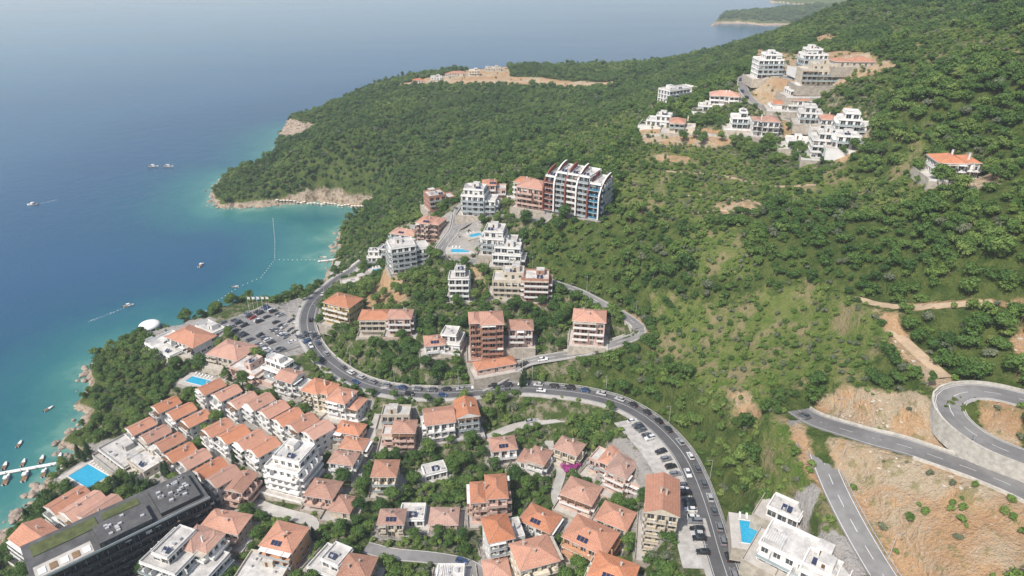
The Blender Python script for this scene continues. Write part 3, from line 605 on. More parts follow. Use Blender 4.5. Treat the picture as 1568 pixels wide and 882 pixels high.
# ------------------------------------------------------------------ road meshes
ASPH=plain('asphalt',(.14,.14,.145),.9,.25,.08,spec=.2); ASPL=plain('worn_asphalt',(.23,.225,.22),.9,.3,.08,spec=.2); MARK=plain('road_paint',(.70,.70,.68),.7,.2,.8); DIRT=plain('dirt_track',(.49,.37,.25),.95,.3,.15)
KERB=plain('kerb_stone',(.48,.47,.45),.9,.2); PAVC=plain('pavement_slabs',(.44,.42,.39),.9,.25,.2)
def frames(P):
    t=np.gradient(P[:,:2],axis=0); t/=np.linalg.norm(t,axis=1)[:,None]+1e-9; return t,np.stack([-t[:,1],t[:,0]],1)
def strip(mb,P,o0,o1,z0,z1,m,side=True,sel=None):
    """box-section strip following a path between lateral offsets o0..o1"""
    t,n=frames(P); A_=P[:,:2]+n*o0; B_=P[:,:2]+n*o1
    for i in range(len(P)-1):
        if sel and not sel(i): continue
        a,b_,c,d=(*A_[i],P[i,2]+z1),(*B_[i],P[i,2]+z1),(*B_[i+1],P[i+1,2]+z1),(*A_[i+1],P[i+1,2]+z1)
        mb.poly([a,b_,c,d],m)
        if side:
            for p,q in ((a,d),(b_,c)): mb.poly([p,q,(q[0],q[1],q[2]-z1+z0),(p[0],p[1],p[2]-z1+z0)],m)
def road(k,name,m,kerb=True,lines=True,lift=0.0,l0=0):
    P=RP[k]; w=ROADS[k][1]/2; mb=MB(); strip(mb,P,-w,w,-.6,.02+lift,m)
    if kerb:
        for s in (-1,1): strip(mb,P,s*w,s*(w+.2),-.6,.14+lift,KERB)
    if lines:
        for s in (-1,1): strip(mb,P,s*(w-.35),s*(w-.5),0,.03+lift,MARK,False,sel=lambda i:i>=l0)
        strip(mb,P,-.08,.08,0,.03+lift,MARK,False,sel=(lambda i:i%4<2 and i>=l0) if k!='main' else None)
    return mb.obj(name)
road('main','road',ASPH,lift=.06); mb=MB(); strip(mb,RP['main'],4.41,6.2,-.8,.2,PAVC); mb.obj('pavement'); 
road('hill','road',ASPL,lift=.04); road('crest','road',ASPL,lines=False,lift=.02); road('villa','road',ASPL,lines=False,lift=.02); road('villa2','road',PAVC,lines=False,lift=0)
road('right','road',ASPL,lift=.05,kerb=False); road('down','road',ASPL,lift=.03,kerb=False,l0=8); road('junc','road',ASPL,kerb=False,lines=False,lift=.01); road('hairpin','road',ASPL,lift=.02)
for k in ('lane','lane2','lane3','lane4','lane5','lane6','lane7','lane8'): road(k,'lane',PAVC if k!='lane2' else ASPL,lines=False)
for k in ('track','track2','track3','track4','track5','track6'): road(k,'dirt_track',DIRT,False,False)
road('shorewalk','promenade',PAVC,lines=False)
for k in ('parkA','parkB','parkC'): road(k,'parking_lot',ASPL if k!='parkB' else CONC,kerb=False,lines=False)
# painted bays
mb=MB()
def bays(k,offs,gap,L):
    P=RP[k]; t,n=frames(P); S=np.concatenate([[0],np.cumsum(np.linalg.norm(np.diff(P[:,:2],axis=0),axis=1))]); s=1
    while s<S[-1]-1:
        i=min(len(P)-1,int(np.searchsorted(S,s)))
        for o in offs:
            a=P[i,:2]+n[i]*(o-L/2); b_=P[i,:2]+n[i]*(o+L/2); w=t[i]*.06; z=P[i,2]+.03
            mb.poly([(*(a-w),z),(*(a+w),z),(*(b_+w),z),(*(b_-w),z)],MARK)
        s+=gap
bays('parkA',(-12.5,-7,1,6.5,12.5),2.7,4.6); bays('parkB',(1.5,),2.8,4.8); mb.obj('parking_bay_markings')
# retaining walls and parapets
def wallalong(k,o,t,z0,z1,m,name,i0=0,i1=None):
    P=RP[k][i0:i1]; mb=MB(); strip(mb,P,o,o+t,z0,z1,m); mb.obj(name)
WSTONE=plain('pale_stone_wall',(.55,.52,.46),.95,.3,.7)
wallalong('hairpin',4.3,.5,-6,.9,WSTONE,'retaining_wall'); wallalong('right',-4.7,.4,-3,.8,WSTONE,'retaining_wall'); wallalong('right',4.3,.4,-3,.7,WSTONE,'retaining_wall',0,-19)
wallalong('hill',3.3,.4,-2.5,.7,WSTONE,'retaining_wall',20,-6); wallalong('main',-4.9,.35,-2,.8,WSTONE,'retaining_wall',95,150); wallalong('villa',3.3,.4,-3,.8,WSTONE,'retaining_wall'); wallalong('villa2',3.0,.4,-3,.8,WSTONE,'retaining_wall')
# steel guard rails
mb=MB()
for k,o,i0 in (('down',4.1,10),('main',-4.6,0)):
    P=RP[k][i0:]; t,n=frames(P); strip(mb,P,o,o+.08,.45,.75,ACM)
    for i in range(0,len(P),2): q=P[i,:2]+n[i]*(o+.2); mb.box(q[0]-.06,q[0]+.06,q[1]-.06,q[1]+.06,P[i,2]-.5,P[i,2]+.7,ACM)
mb.obj('guard_rail')
# ------------------------------------------------------------------ build the buildings
for i,j in enumerate(JOBS): make_building(j,i)
# wave-roofed apartment block
mb=MB(); R=random.Random(3); wm=wallmat('W'); n=5; W_=32; bw=W_/n; D_=15
mb.box(-W_/2-.05,W_/2+.05,-D_/2-.05,D_/2+.05,-8,-.02,CONC)
hts=[6,7,7,7,6]
for i in range(n):
    x0=-W_/2+i*bw+.15; x1=x0+bw-.3; fl=hts[i]
    st=dict(balc=2,rail=BLUEP if i>3 else [REDW,RAILG,wm,RAILG][i],modern=True,full=True,bd=1.8,wide=.8)
    sd_=dict(balc=0,modern=True,wide=.5)
    facade(mb,(x0,-D_/2),(1,0),x1-x0,fl,3,BLUEP if i==4 else [REDW,wm,wallmat('P'),wm][i],R,st,(0,-1)); facade(mb,(x1,D_/2),(-1,0),x1-x0,fl,3,wm,R,sd_,(0,1))
    facade(mb,(x1,-D_/2),(0,1),D_,fl,3,BLUEP if i==4 else wm,R,dict(balc=1,rail=RAILG,modern=True,full=True,bd=1.2) if i==4 else sd_,(1,0)); facade(mb,(x0,D_/2),(0,-1),D_,fl,3,REDW if i==0 else wm,R,sd_,(-1,0))
    flat_top(mb,x0,x1,-D_/2,D_/2,fl*3.0,wm,R,True,False)
K=18
for i in range(n+1): # curved fins sweeping from the balconies up over the roof
    x=-W_/2+i*bw; top=hts[min(i,n-1)]*3+3.6; outer=[(-D_/2-2.8,0)]; inner=[(-D_/2-1.0,0)]
    for q in range(K+1):
        a=math.pi*.5*q/K; outer.append((-D_/2-2.8+15*(1-math.cos(a)),(top-11)+11*math.sin(a))); inner.append((-D_/2-1.0+12.4*(1-math.cos(a)),(top-11)+8.6*math.sin(a)))
    for q in range(len(outer)-1):
        (a0,b0),(a1,b1),(c0,d0),(c1,d1)=outer[q],outer[q+1],inner[q],inner[q+1]
        for xx in (x-.4,x+.4): mb.poly([(xx,a0,b0),(xx,a1,b1),(xx,c1,d1),(xx,c0,d0)],REDW)
        mb.poly([(x-.4,a0,b0),(x+.4,a0,b0),(x+.4,a1,b1),(x-.4,a1,b1)],WHITE if i%2 else REDW); mb.poly([(x-.4,c0,d0),(x+.4,c0,d0),(x+.4,c1,d1),(x-.4,c1,d1)],WHITE)
mb.obj('wave_roof_apartment_building',pW,WR)
# dark hotel
mb=MB(); R=random.Random(9); wk=wallmat('K')
mb.box(-28,28,-10,10,-8,-.02,DARK)
st=dict(balc=2,rail=DARK,modern=True,full=True,bd=1.4,slab=DARK)
facade(mb,(-28,-10),(1,0),56,5,3.2,wk,R,st,(0,-1)); facade(mb,(28,-10),(0,1),20,5,3.2,wk,R,dict(modern=True,balc=2,rail=RAILG,full=True,slab=DARK),(1,0)); facade(mb,(28,10),(-1,0),56,5,3.2,wk,R,dict(modern=True,slab=DARK),(0,1)); facade(mb,(-28,10),(0,-1),20,5,3.2,wk,R,dict(modern=True,slab=DARK),(-1,0))
mb.box(-28.4,28.4,-10.4,10.4,16.01,16.5,DARK,DROOF)
mb.box(-26,-6,2,8,16.51,16.8,DARK,LAWN); mb.box(-4,8,4,8,16.51,16.75,DARK,LAWN); mb.box(12,26,-8,7,16.505,18.2,DARK,DROOF)
mb.box(-27,-10,-9,-3,16.505,16.62,DARK,PAVE); mb.box(-8,9,-9,1,16.505,18.6,DARK,DROOF); mb.box(-7.6,8.6,-9.05,-9.01,16.8,18.2,GLASS)
for i in range(22): x=13+R.random()*10; y=-7+R.random()*12; mb.box(x,x+1.4,y,y+1,18.21,19.2,ACM)
for i in range(10): x=-6+R.random()*13; y=-8+R.random()*7; mb.box(x,x+1.2,y,y+.9,18.61,19.3,ACM)
for i in range(5): x=-26+i*3.3; mb.box(x,x+2.2,-8,-5,16.63,16.9,WOOD if i%2 else WHITE)
mb.box(-28.4,28.4,-10.4,-10.2,16.505,17.4,RAILG)
mb.obj('dark_hotel_building',pK,math.radians(42))
# domed pavilion
mb=MB(); mb.cyl(0,0,-6,0,6.6,6.6,STONE,24); 
for i in range(12):
    a=2*math.pi*i/12; mb.cyl(5.4*math.cos(a),5.4*math.sin(a),0.01,3.4,.22,.22,WHITE,8)
mb.cyl(0,0,.01,3.2,4.2,4.2,GLASS,20); mb.cyl(0,0,3.41,3.9,6.1,6.1,WHITE,28)
prev=6.0; pz=3.92
for i in range(1,7):
    a=math.pi/2*i/6; r=6*math.cos(a)+.05; z=3.92+2.0*math.sin(a); mb.cyl(0,0,pz,z,prev,r,WHITE,28,cap=(i==6)); prev,pz=r,z
mb.obj('domed_pavilion',pD)
# pools
m,nt,b=newmat('pool_water'); nn=noise(nt,worldpos(nt),1.5,2); nt.links.new(ramp(nt,nn,[(.3,(.02,.28,.48)),(.7,(.05,.40,.58))]),b.inputs['Base Color']); b.inputs['Roughness'].default_value=.08; POOLM=m
for a,p in zip(POOLS,PL):
    L,W_=a[2]/2,a[3]/2; mb=MB()
    for q in [(-L-3,L+3,-W_-2.6,-W_),(-L-3,L+3,W_,W_+2.6),(-L-3,-L,-W_,W_),(L,L+3,-W_,W_)]: mb.box(*q,-5,.1,STONE,PAVE)
    mb.box(-L,L,-W_,W_,-1.6,-1.5,POOLM); mb.poly([(-L,-W_,-.08),(L,-W_,-.08),(L,W_,-.08),(-L,W_,-.08)],POOLM)
    mb.box(-L-.3,L+.3,-W_-.3,-W_-.002,.103,.16,WHITE); mb.box(-L-.3,L+.3,W_+.002,W_+.3,.103,.16,WHITE)
    for i in range(int(L)):
        x=-L+i*2; mb.box(x,x+.6,W_+.7,W_+2.2,.3,.4,WHITE); mb.poly([(x,W_+2.2,.4),(x+.6,W_+2.2,.4),(x+.6,W_+2.6,.85),(x,W_+2.6,.85)],WHITE); mb.box(x+.05,x+.55,W_+.8,W_+.9,.104,.3,ACM); mb.box(x+.05,x+.55,W_+2,W_+2.1,.104,.3,ACM)
    mb.obj('swimming_pool',p,math.radians(a[4]))
# ------------------------------------------------------------------ cars
TYRE=plain('tyre_rubber',(.02,.02,.02),.8,.1); LAMP=plain('headlamp',(.8,.8,.75),.2,.05); TAIL=plain('tail_lamp',(.4,.02,.02),.3,.05)
def carmesh(col,i,suv=False):
    m,nt,b=newmat('car_paint_%d'%i); b.inputs['Base Color'].default_value=(*col,1); b.inputs['Roughness'].default_value=.3; b.inputs['Coat Weight'].default_value=.6; b.inputs['Coat Roughness'].default_value=.05; b.inputs['Metallic'].default_value=.15
    mb=MB(); hz=1.18 if suv else 1.0
    prof=[(-2.12,.32),(-2.2,.6),(-2.12,.9),(-1.75,1.0),(.75,1.0),(1.65,.88),(2.08,.72),(2.18,.5),(2.1,.3)]
    LT=[(x,-.78 if z>.85 else -.9,z*hz) for x,z in prof]; RT=[(x,.78 if z>.85 else .9,z*hz) for x,z in prof]
    for k in range(len(prof)-1): mb.poly([LT[k],LT[k+1],RT[k+1],RT[k]],m)
    mid=[(x,-.9,min(z,.78)*hz) for x,z in prof]; mir=[(x,.9,min(z,.78)*hz) for x,z in prof]
    mb.poly(mid,m); mb.poly(mir,m)
    for k in range(len(prof)-1):
        mb.poly([mid[k],mid[k+1],LT[k+1],LT[k]],m); mb.poly([mir[k],mir[k+1],RT[k+1],RT[k]],m)
    zt=1.47*hz; zb=1.0*hz-.01; tx=-1.9 if suv else -1.35
    B_=[(-1.95,-.76,zb),(.95,-.76,zb),(.95,.76,zb),(-1.95,.76,zb)]; T_=[(tx,-.62,zt),(.25,-.62,zt),(.25,.62,zt),(tx,.62,zt)]
    for k in range(4): mb.poly([B_[k],B_[(k+1)%4],T_[(k+1)%4],T_[k]],GLASS)
    mb.poly([(x,y,z+.02) for x,y,z in T_],m)
    for s in (-1,1):
        for xx in (-.5,): mb.poly([(xx-.06,s*.775,zb),(xx+.06,s*.775,zb),(xx+.04,s*.63,zt),(xx-.08,s*.63,zt)],m)
        mb.box(.75,.95,s*.98-.08,s*.98+.08,.95*hz,1.1*hz,m)
        for cx in (-1.35,1.35):
            n=12; y0,y1=s*.72,s*.93
            ring=[(cx+.34*math.cos(2*math.pi*k/n),.34+.34*math.sin(2*math.pi*k/n)) for k in range(n)]
            for k in range(n): a,c=ring[k],ring[(k+1)%n]; mb.poly([(a[0],y0,a[1]),(c[0],y0,c[1]),(c[0],y1,c[1]),(a[0],y1,a[1])],TYRE)
            mb.poly([(a[0],y1,a[1]) for a in ring],TYRE); mb.poly([(cx+.2*math.cos(2*math.pi*k/n),y1+s*.01,.34+.2*math.sin(2*math.pi*k/n)) for k in range(n)],ACM)
        mb.box(2.06,2.17,s*.62-.18,s*.62+.18,.58*hz,.7*hz,LAMP); mb.box(-2.22,-2.14,s*.66-.14,s*.66+.14,.7*hz,.84*hz,TAIL)
    return mb.mesh('car')
CCOL=[((.75,.75,.75),0),((.7,.7,.7),1),((.03,.03,.035),0),((.02,.02,.02),1),((.35,.36,.37),0),((.12,.13,.14),0),((.22,.23,.25),1),((.03,.07,.18),0),((.30,.03,.02),0),((.5,.5,.5),0)]
CARS=[carmesh(c,i,bool(s)) for i,(c,s) in enumerate(CCOL)]
RC=random.Random(4)
def place_car(x,y,z,ang,pitch=0,name='car'):
    me=RC.choices(CARS,[3,2,4,4,3,4,4,3,.6,2])[0]
    o=addobj(name,me,(x,y,z)); o.rotation_euler=(0,-pitch,ang)
    s=RC.uniform(.95,1.08); o.scale=(s,s,s)
def along(k,s0,s1,gap,off,lift,name='car',flip=False,jit=.3,fill=1.0):
    P=RP[k]; t,n=frames(P); S=np.concatenate([[0],np.cumsum(np.linalg.norm(np.diff(P[:,:2],axis=0),axis=1))]); s=s0*S[-1]
    while s<s1*S[-1]:
        if RC.random()<fill:
            i=min(len(P)-2,max(0,int(np.searchsorted(S,s))-1)); f=(s-S[i])/max(S[i+1]-S[i],1e-6)
            p=P[i]*(1-f)+P[i+1]*f; q=p[:2]+n[i]*(off+RC.uniform(-.2,.2)); a=math.atan2(t[i][1],t[i][0]); pt=math.atan2(P[i+1,2]-P[i,2],np.linalg.norm(P[i+1,:2]-P[i,:2]))
            if flip: a+=math.pi; pt=-pt
            place_car(q[0],q[1],p[2]+lift,a,pt,name)
        s+=gap+RC.uniform(-jit,jit*6)
along('main',.0,.62,6.6,-2.0,.085); along('main',.1,.72,14,2.0,.085,flip=True,fill=.5); along('main',.62,.95,13,-2.0,.085,fill=.7)
along('hill',.05,.2,9,-1.6,.065,fill=.6); along('hill',.45,.9,9,1.9,.065,name='parked_car',fill=.35)
def perp_row(k,s0,s1,gap,off,name='parked_car',fill=.85,base=.03):
    P=RP[k]; t,n=frames(P); S=np.concatenate([[0],np.cumsum(np.linalg.norm(np.diff(P[:,:2],axis=0),axis=1))]); s=s0*S[-1]
    while s<s1*S[-1]:
        if RC.random()<fill:
            i=min(len(P)-1,int(np.searchsorted(S,s))); q=P[i,:2]+n[i]*off; a=math.atan2(n[i][1],n[i][0])+RC.choice([0,math.pi])+RC.uniform(-.05,.05)
            place_car(q[0],q[1],P[i,2]+base,a,0,name)
        s+=gap
for o_ in (-12.5,-7,1,6.5,12.5): perp_row('parkA',.02,.98,2.7,o_,fill=.62)
perp_row('parkB',.02,.98,2.8,1.5,fill=.75); perp_row('parkC',.0,1,2.7,-4,fill=.8); perp_row('parkC',.0,1,2.7,4,fill=.7)
along('villa',.3,.9,11,1.6,.04,name='parked_car',fill=.5); along('right',.93,.99,6,1.5,.07,name='parked_car'); along('lane2',.1,.9,15,.8,.04,name='parked_car',fill=.5)
along('lane',.1,.9,14,.9,.04,name='parked_car',fill=.5)
# street lamps
mb=MB(); mb.cyl(0,0,-1,.4,.16,.16,ACM,8); mb.cyl(0,0,.4,8.5,.11,.07,ACM,8)
mb.box(-.04,1.8,-.04,.04,8.4,8.5,ACM); mb.box(1.3,2.1,-.16,.16,8.3,8.4,RAILM); LM=mb.mesh('street_lamp')
for k,off,stp in (('main',-5.0,16),('right',-5.3,18),('hill',-3.6,16),('down',4.5,16)):
    P=RP[k]; t,n=frames(P)
    for i in range(10,len(P),stp): a=math.atan2(n[i][1],n[i][0]); addobj('street_lamp',LM,(*(P[i,:2]+n[i]*off),P[i,2]),a)
mb=MB(); mb.cyl(0,0,-.5,11,.09,.05,WHITE,8); mb.cyl(0,0,11,11.2,.1,.1,WHITE,8); mb.poly([(0.06,0,9.2),(1.5,.15,9.1),(1.55,.1,10.6),(.06,0,10.8)],WHITE); FM=mb.mesh('flagpole')
for x in (383,390,397,404,411): 
    p=ground_hit(x,480,0,H); addobj('flagpole',FM,p)
# ------------------------------------------------------------------ boats and sea furniture
def boatmesh(L=7,cab=True):
    mb=MB(); K=8; secs=[]
    for i in range(K+1):
        f=i/K; x=-L/2+L*f; w=L*.16*(1-max(0,(f-.45)/.55)**2.2)+.02; z=.75+.45*f*f; secs.append([(x,-w,z),(x,-w*.75,.15),(x,0,-.3),(x,w*.75,.15),(x,w,z)])
    for i in range(K):
        for j in range(4): mb.poly([secs[i][j],secs[i+1][j],secs[i+1][j+1],secs[i][j+1]],WHITE)
        a,b_=secs[i],secs[i+1]; mb.poly([(a[0][0],a[0][1]*.9,a[0][2]-.12),(b_[0][0],b_[0][1]*.9,b_[0][2]-.12),(b_[4][0],b_[4][1]*.9,b_[4][2]-.12),(a[4][0],a[4][1]*.9,a[4][2]-.12)],WOOD if i<4 else WHITE)
    mb.poly(secs[0],WHITE)
    w=L*.11
    if cab:
        mb.box(-L*.05,L*.2,-w,w,.8,1.5,WHITE); mb.poly([(L*.2,-w,1.5),(L*.2,w,1.5),(L*.28,w,.95),(L*.28,-w,.95)],GLASS); mb.box(-L*.18,L*.12,-w*1.05,w*1.05,2.1,2.18,WHITE)
        for s in (-1,1): mb.box(-L*.16,-L*.15,s*w-.03,s*w+.03,.8,2.1,ACM); mb.box(L*.1,L*.11,s*w-.03,s*w+.03,1.5,2.1,ACM)
    mb.box(-L/2-.4,-L/2,-.2,.2,.2,1.1,TYRE)
    return mb.mesh('motorboat')
B1=boatmesh(7.5); B2=boatmesh(5.5,False)
for (a,b_,r,s,mm) in [(235,256,10,1.4,B1),(258,256,5,1.4,B1),(50,314,190,1.2,B1),(308,407,80,.9,B1),(197,469,30,.9,B1),(75,627,60,.9,B2),(30,681,100,.9,B2),(360,440,20,.9,B2),(495,395,0,1,B2)]:
    addobj('motorboat',mm,at_z(a,b_),math.radians(r),s)
m,nt,b=newmat('foam'); b.inputs['Base Color'].default_value=(.6,.68,.7,1); tb=N(nt,'ShaderNodeBsdfTransparent'); ms=N(nt,'ShaderNodeMixShader'); nn=noise(nt,worldpos(nt),.8,4,.7)
nt.links.new(sstep(nt,nn,.45,.7),ms.inputs[0]); nt.links.new(tb.outputs[0],ms.inputs[1]); nt.links.new(b.outputs[0],ms.inputs[2]); nt.links.new(ms.outputs[0],[x for x in nt.nodes if x.type=='OUTPUT_MATERIAL'][0].inputs[0]); FOAM=m
def wake(p0,p1,w):
    a=at_z(*p0); b_=at_z(*p1); d=(b_-a)[:2]; n=np.array([-d[1],d[0]])/np.linalg.norm(d); mb=MB(); K=14
    for i in range(K):
        f,g=i/K,(i+1)/K; q=lambda f,s:(*(a[:2]+d*f+n*s*w*(.25+.75*f)),.03)
        mb.poly([q(f,-1),q(g,-1),q(g,1),q(f,1)],FOAM)
    mb.obj('boat_wake')
wake((197,469),(135,493),1.2); wake((50,314),(88,306),1.6)
# pontoon and jetty
def pier(name,p0,p1,w,boats=0):
    a=at_z(*p0); b_=at_z(*p1); d=(b_-a)[:2]; L=np.linalg.norm(d); ang=math.atan2(d[1],d[0]); mb=MB(); mb.box(0,L,-w/2,w/2,.25,.6,CONC,WHITE)
    x=2
    while x<L: mb.cyl(x,w/2+.15,-2,1.6,.14,.14,WOOD,8); mb.cyl(x,-w/2-.15,-2,1.6,.14,.14,WOOD,8); x+=6
    mb.obj(name,a,ang)
    for i in range(boats):
        q=a[:2]+d*(i+.5)/boats; s=1 if i%2 else -1; n=np.array([-d[1],d[0]])/L; q=q+n*s*(w/2+4.2); addobj('moored_boat',[B1,B2][i%2],(q[0],q[1],0),ang+math.pi/2,RC.uniform(.8,1.05))
pier('floating_pontoon',(-20,730),(108,707),2.0,9); pier('jetty',(487,401),(514,398),2.5)
# buoy line
ORB=plain('buoy_plastic',(.75,.7,.6),.5,.1); mb=MB()
for line in [[(418,335),(421,370),(421,398)],[(421,398),(455,398),(488,398)],[(421,398),(400,425),(365,440),(335,460),(306,485)]]:
    for i in range(len(line)-1):
        a=at_z(*line[i]); c=at_z(*line[i+1]); n=int(np.linalg.norm(c-a)/4)+1
        for q in range(n):
            p=a+(c-a)*q/n; mb.cyl(p[0],p[1],-.2,.25,.33,.33,ORB,8); mb.cyl(p[0],p[1],.25,.45,.33,.1,ORB,8)
mb.obj('buoy_line')
# beach parasols
mb=MB(); STR=plain('parasol_fabric',(.72,.66,.55),.8,.1); mb.cyl(0,0,-.3,2.2,.05,.05,WOOD,6); mb.cyl(0,0,1.9,2.5,1.5,.05,STR,10); mb.box(.6,1.2,-.9,.9,.25,.35,WHITE); mb.box(-1.2,-.6,-.9,.9,.25,.35,WHITE); PM=mb.mesh('beach_parasol')
for i in range(26):
    f=i/25; p=ground_hit(425+f*130,309+f*10+RC.uniform(-1.5,1.5),0,H); addobj('beach_parasol',PM,p,RC.random()*3)
# rocks
ROCKM=plain('shore_rock',(.38,.31,.25),.95,.45,.5); ROCKW=plain('limestone_rubble',(.57,.50,.40),.95,.3,.5)
def rockmesh(seed):
    r=np.random.default_rng(seed); import bmesh
    bm=bmesh.new(); bmesh.ops.create_icosphere(bm,subdivisions=2,radius=1)
    k=r.normal(size=(5,3))
    for v in bm.verts:
        c=np.array(v.co); s=1+.25*sum(math.sin(2.2*float(c@q)) for q in k)/2; v.co=Vector(c*s*np.array([1.2,.9,.7]))
    me=bpy.data.meshes.new('rock'); bm.to_mesh(me); bm.free(); me.materials.append(ROCKM); return me
RK=[rockmesh(i) for i in range(4)]
# ------------------------------------------------------------------ vegetation
def leafmat(name,stops,pscale=.02):
    m,nt,b=newmat(name); rnd=N(nt,'ShaderNodeObjectInfo').outputs['Random']; P=worldpos(nt)
    n1=noise(nt,P,pscale,3,.6); n2=noise(nt,P,.9,2)
    f=mth(nt,'ADD',mth(nt,'MULTIPLY',rnd,.55),mth(nt,'MULTIPLY',sstep(nt,n1,.35,.65),.45),True)
    c=ramp(nt,f,stops); hv=N(nt,'ShaderNodeHueSaturation'); nt.links.new(c,hv.inputs['Color']); nt.links.new(mth(nt,'ADD',.65,mth(nt,'MULTIPLY',n2,.7)),hv.inputs['Value'])
    nt.links.new(hv.outputs[0],b.inputs['Base Color']); b.inputs['Roughness'].default_value=.6; b.inputs['Specular IOR Level'].default_value=.25
    return m
LEAF=leafmat('broadleaf_foliage',[(0,(.036,.082,.020)),(.35,(.062,.122,.026)),(.7,(.10,.168,.037)),(1,(.16,.225,.055))])
LEAFY=leafmat('shrub_foliage',[(0,(.075,.145,.03)),(.5,(.13,.205,.042)),(1,(.21,.26,.075))])
CYPM=leafmat('cypress_foliage',[(0,(.022,.05,.02)),(1,(.04,.075,.025))]); OLV=leafmat('olive_foliage',[(0,(.10,.125,.07)),(1,(.17,.19,.115))]); BOUG=leafmat('bougainvillea_bloom',[(0,(.32,.04,.20)),(1,(.42,.08,.30))])
BARK=plain('bark',(.14,.10,.07),.9,.3)
def tree_mesh(name,seed,Ht,R,lobes,nleaf,ls,leaf,shape='round',trunk=.12):
    r=np.random.default_rng(seed); mb=MB()
    mb.cyl(0,0,-1.5,Ht*.5,trunk*Ht*.28,trunk*Ht*.14,BARK,7,False)
    C=[];Q=[]
    if shape=='cyp':
        for i in range(9):
            f=i/8; C.append((r.normal()*.08*R,r.normal()*.08*R,Ht*(.1+.82*f))); Q.append(R*(.95*math.sin(math.pi*(.25+.72*f))**.8*(1-.35*f)+.1))
    else:
        for i in range(lobes):
            a=r.random()*6.28; q=math.sqrt(r.random())*R*.68; C.append((q*math.cos(a),q*math.sin(a),Ht*(.36+.42*r.random()*(1-.5*q/R)))); Q.append(R*r.uniform(.22,.50))
        C.append((0,0,Ht*.64)); Q.append(R*.45)
        for i in range(min(5,lobes)): # limbs
            a=np.array([0,0,Ht*.3]); c=np.array(C[i]); d=c-a; w=.05*R; 
            for s in ((w,0,0),(0,w,0)): s=np.array(s); mb.poly([a-s,a+s,c+s*.3,c-s*.3],BARK)
    C=np.array(C); Q=np.array(Q)
    v0=np.array([(1,0,0),(-1,0,0),(0,1,0),(0,-1,0),(0,0,1),(0,0,-1)],float); fo=[(0,2,4),(2,1,4),(1,3,4),(3,0,4),(2,0,5),(1,2,5),(3,1,5),(0,3,5)]
    for c,q in zip(C,Q):
        zz=.72 if shape!='cyp' else 1.4
        for f in fo: mb.poly([c+v0[k]*q*np.array([.72,.72,zz*.8]) for k in f],leaf)
    w=Q**2/ (Q**2).sum(); ids=r.choice(len(Q),nleaf,p=w)
    d=r.normal(size=(nleaf,3)); d/=np.linalg.norm(d,axis=1)[:,None]; d[:,2]=np.where(d[:,2]<-.35,-d[:,2],d[:,2])
    zz=.8 if shape!='cyp' else 1.5
    pos=C[ids]+d*(Q[ids]*r.uniform(.7,1.22,nleaf))[:,None]*np.array([1,1,zz])
    nrm=d+r.normal(size=(nleaf,3))*.5; nrm/=np.linalg.norm(nrm,axis=1)[:,None]
    t=np.cross(nrm,r.normal(size=(nleaf,3))); t/=np.linalg.norm(t,axis=1)[:,None]; bt=np.cross(nrm,t); s=ls*r.uniform(.5,1.3,nleaf)[:,None]
    a=pos-t*s; b_=pos-bt*s*.6+nrm*s*.15; c=pos+t*s; e=pos+bt*s*.6+nrm*s*.15
    k=len(mb.v); li=mb.mat(leaf)
    for i in range(nleaf):
        mb.v+= [tuple(a[i]),tuple(b_[i]),tuple(c[i]),tuple(e[i])]; mb.f.append((k,k+1,k+2,k+3)); mb.mi.append(li); k+=4
    return mb.mesh(name)
# prototypes used by the instanced masses
proto=bpy.data.collections.new('forest_tree_kinds'); kinds=[]
specs=[(5.0,2.9,8,620,.34,LEAF),(6.4,2.7,9,620,.34,LEAF),(4.6,3.3,10,680,.36,LEAF),(7.4,3.1,10,700,.35,LEAF),(5.0,2.5,7,520,.33,LEAFY),(4.3,2.4,7,460,.32,OLV)]
for i,(Ht,R_,lo,nl,ls,lf) in enumerate(specs):
    o=bpy.data.objects.new('kind_%d'%i,tree_mesh('kind',50+i,Ht,R_,lo,nl,ls,lf)); proto.objects.link(o)
for i in range(2):
    o=bpy.data.objects.new('kind_%d'%(6+i),tree_mesh('kind',80+i,1.9,1.6,6,260,.25,[LEAFY,OLV][i],trunk=.05)); proto.objects.link(o)
o=bpy.data.objects.new('kind_8',tree_mesh('kind',90,8.5,1.9,6,520,.32,LEAF)); proto.objects.link(o)
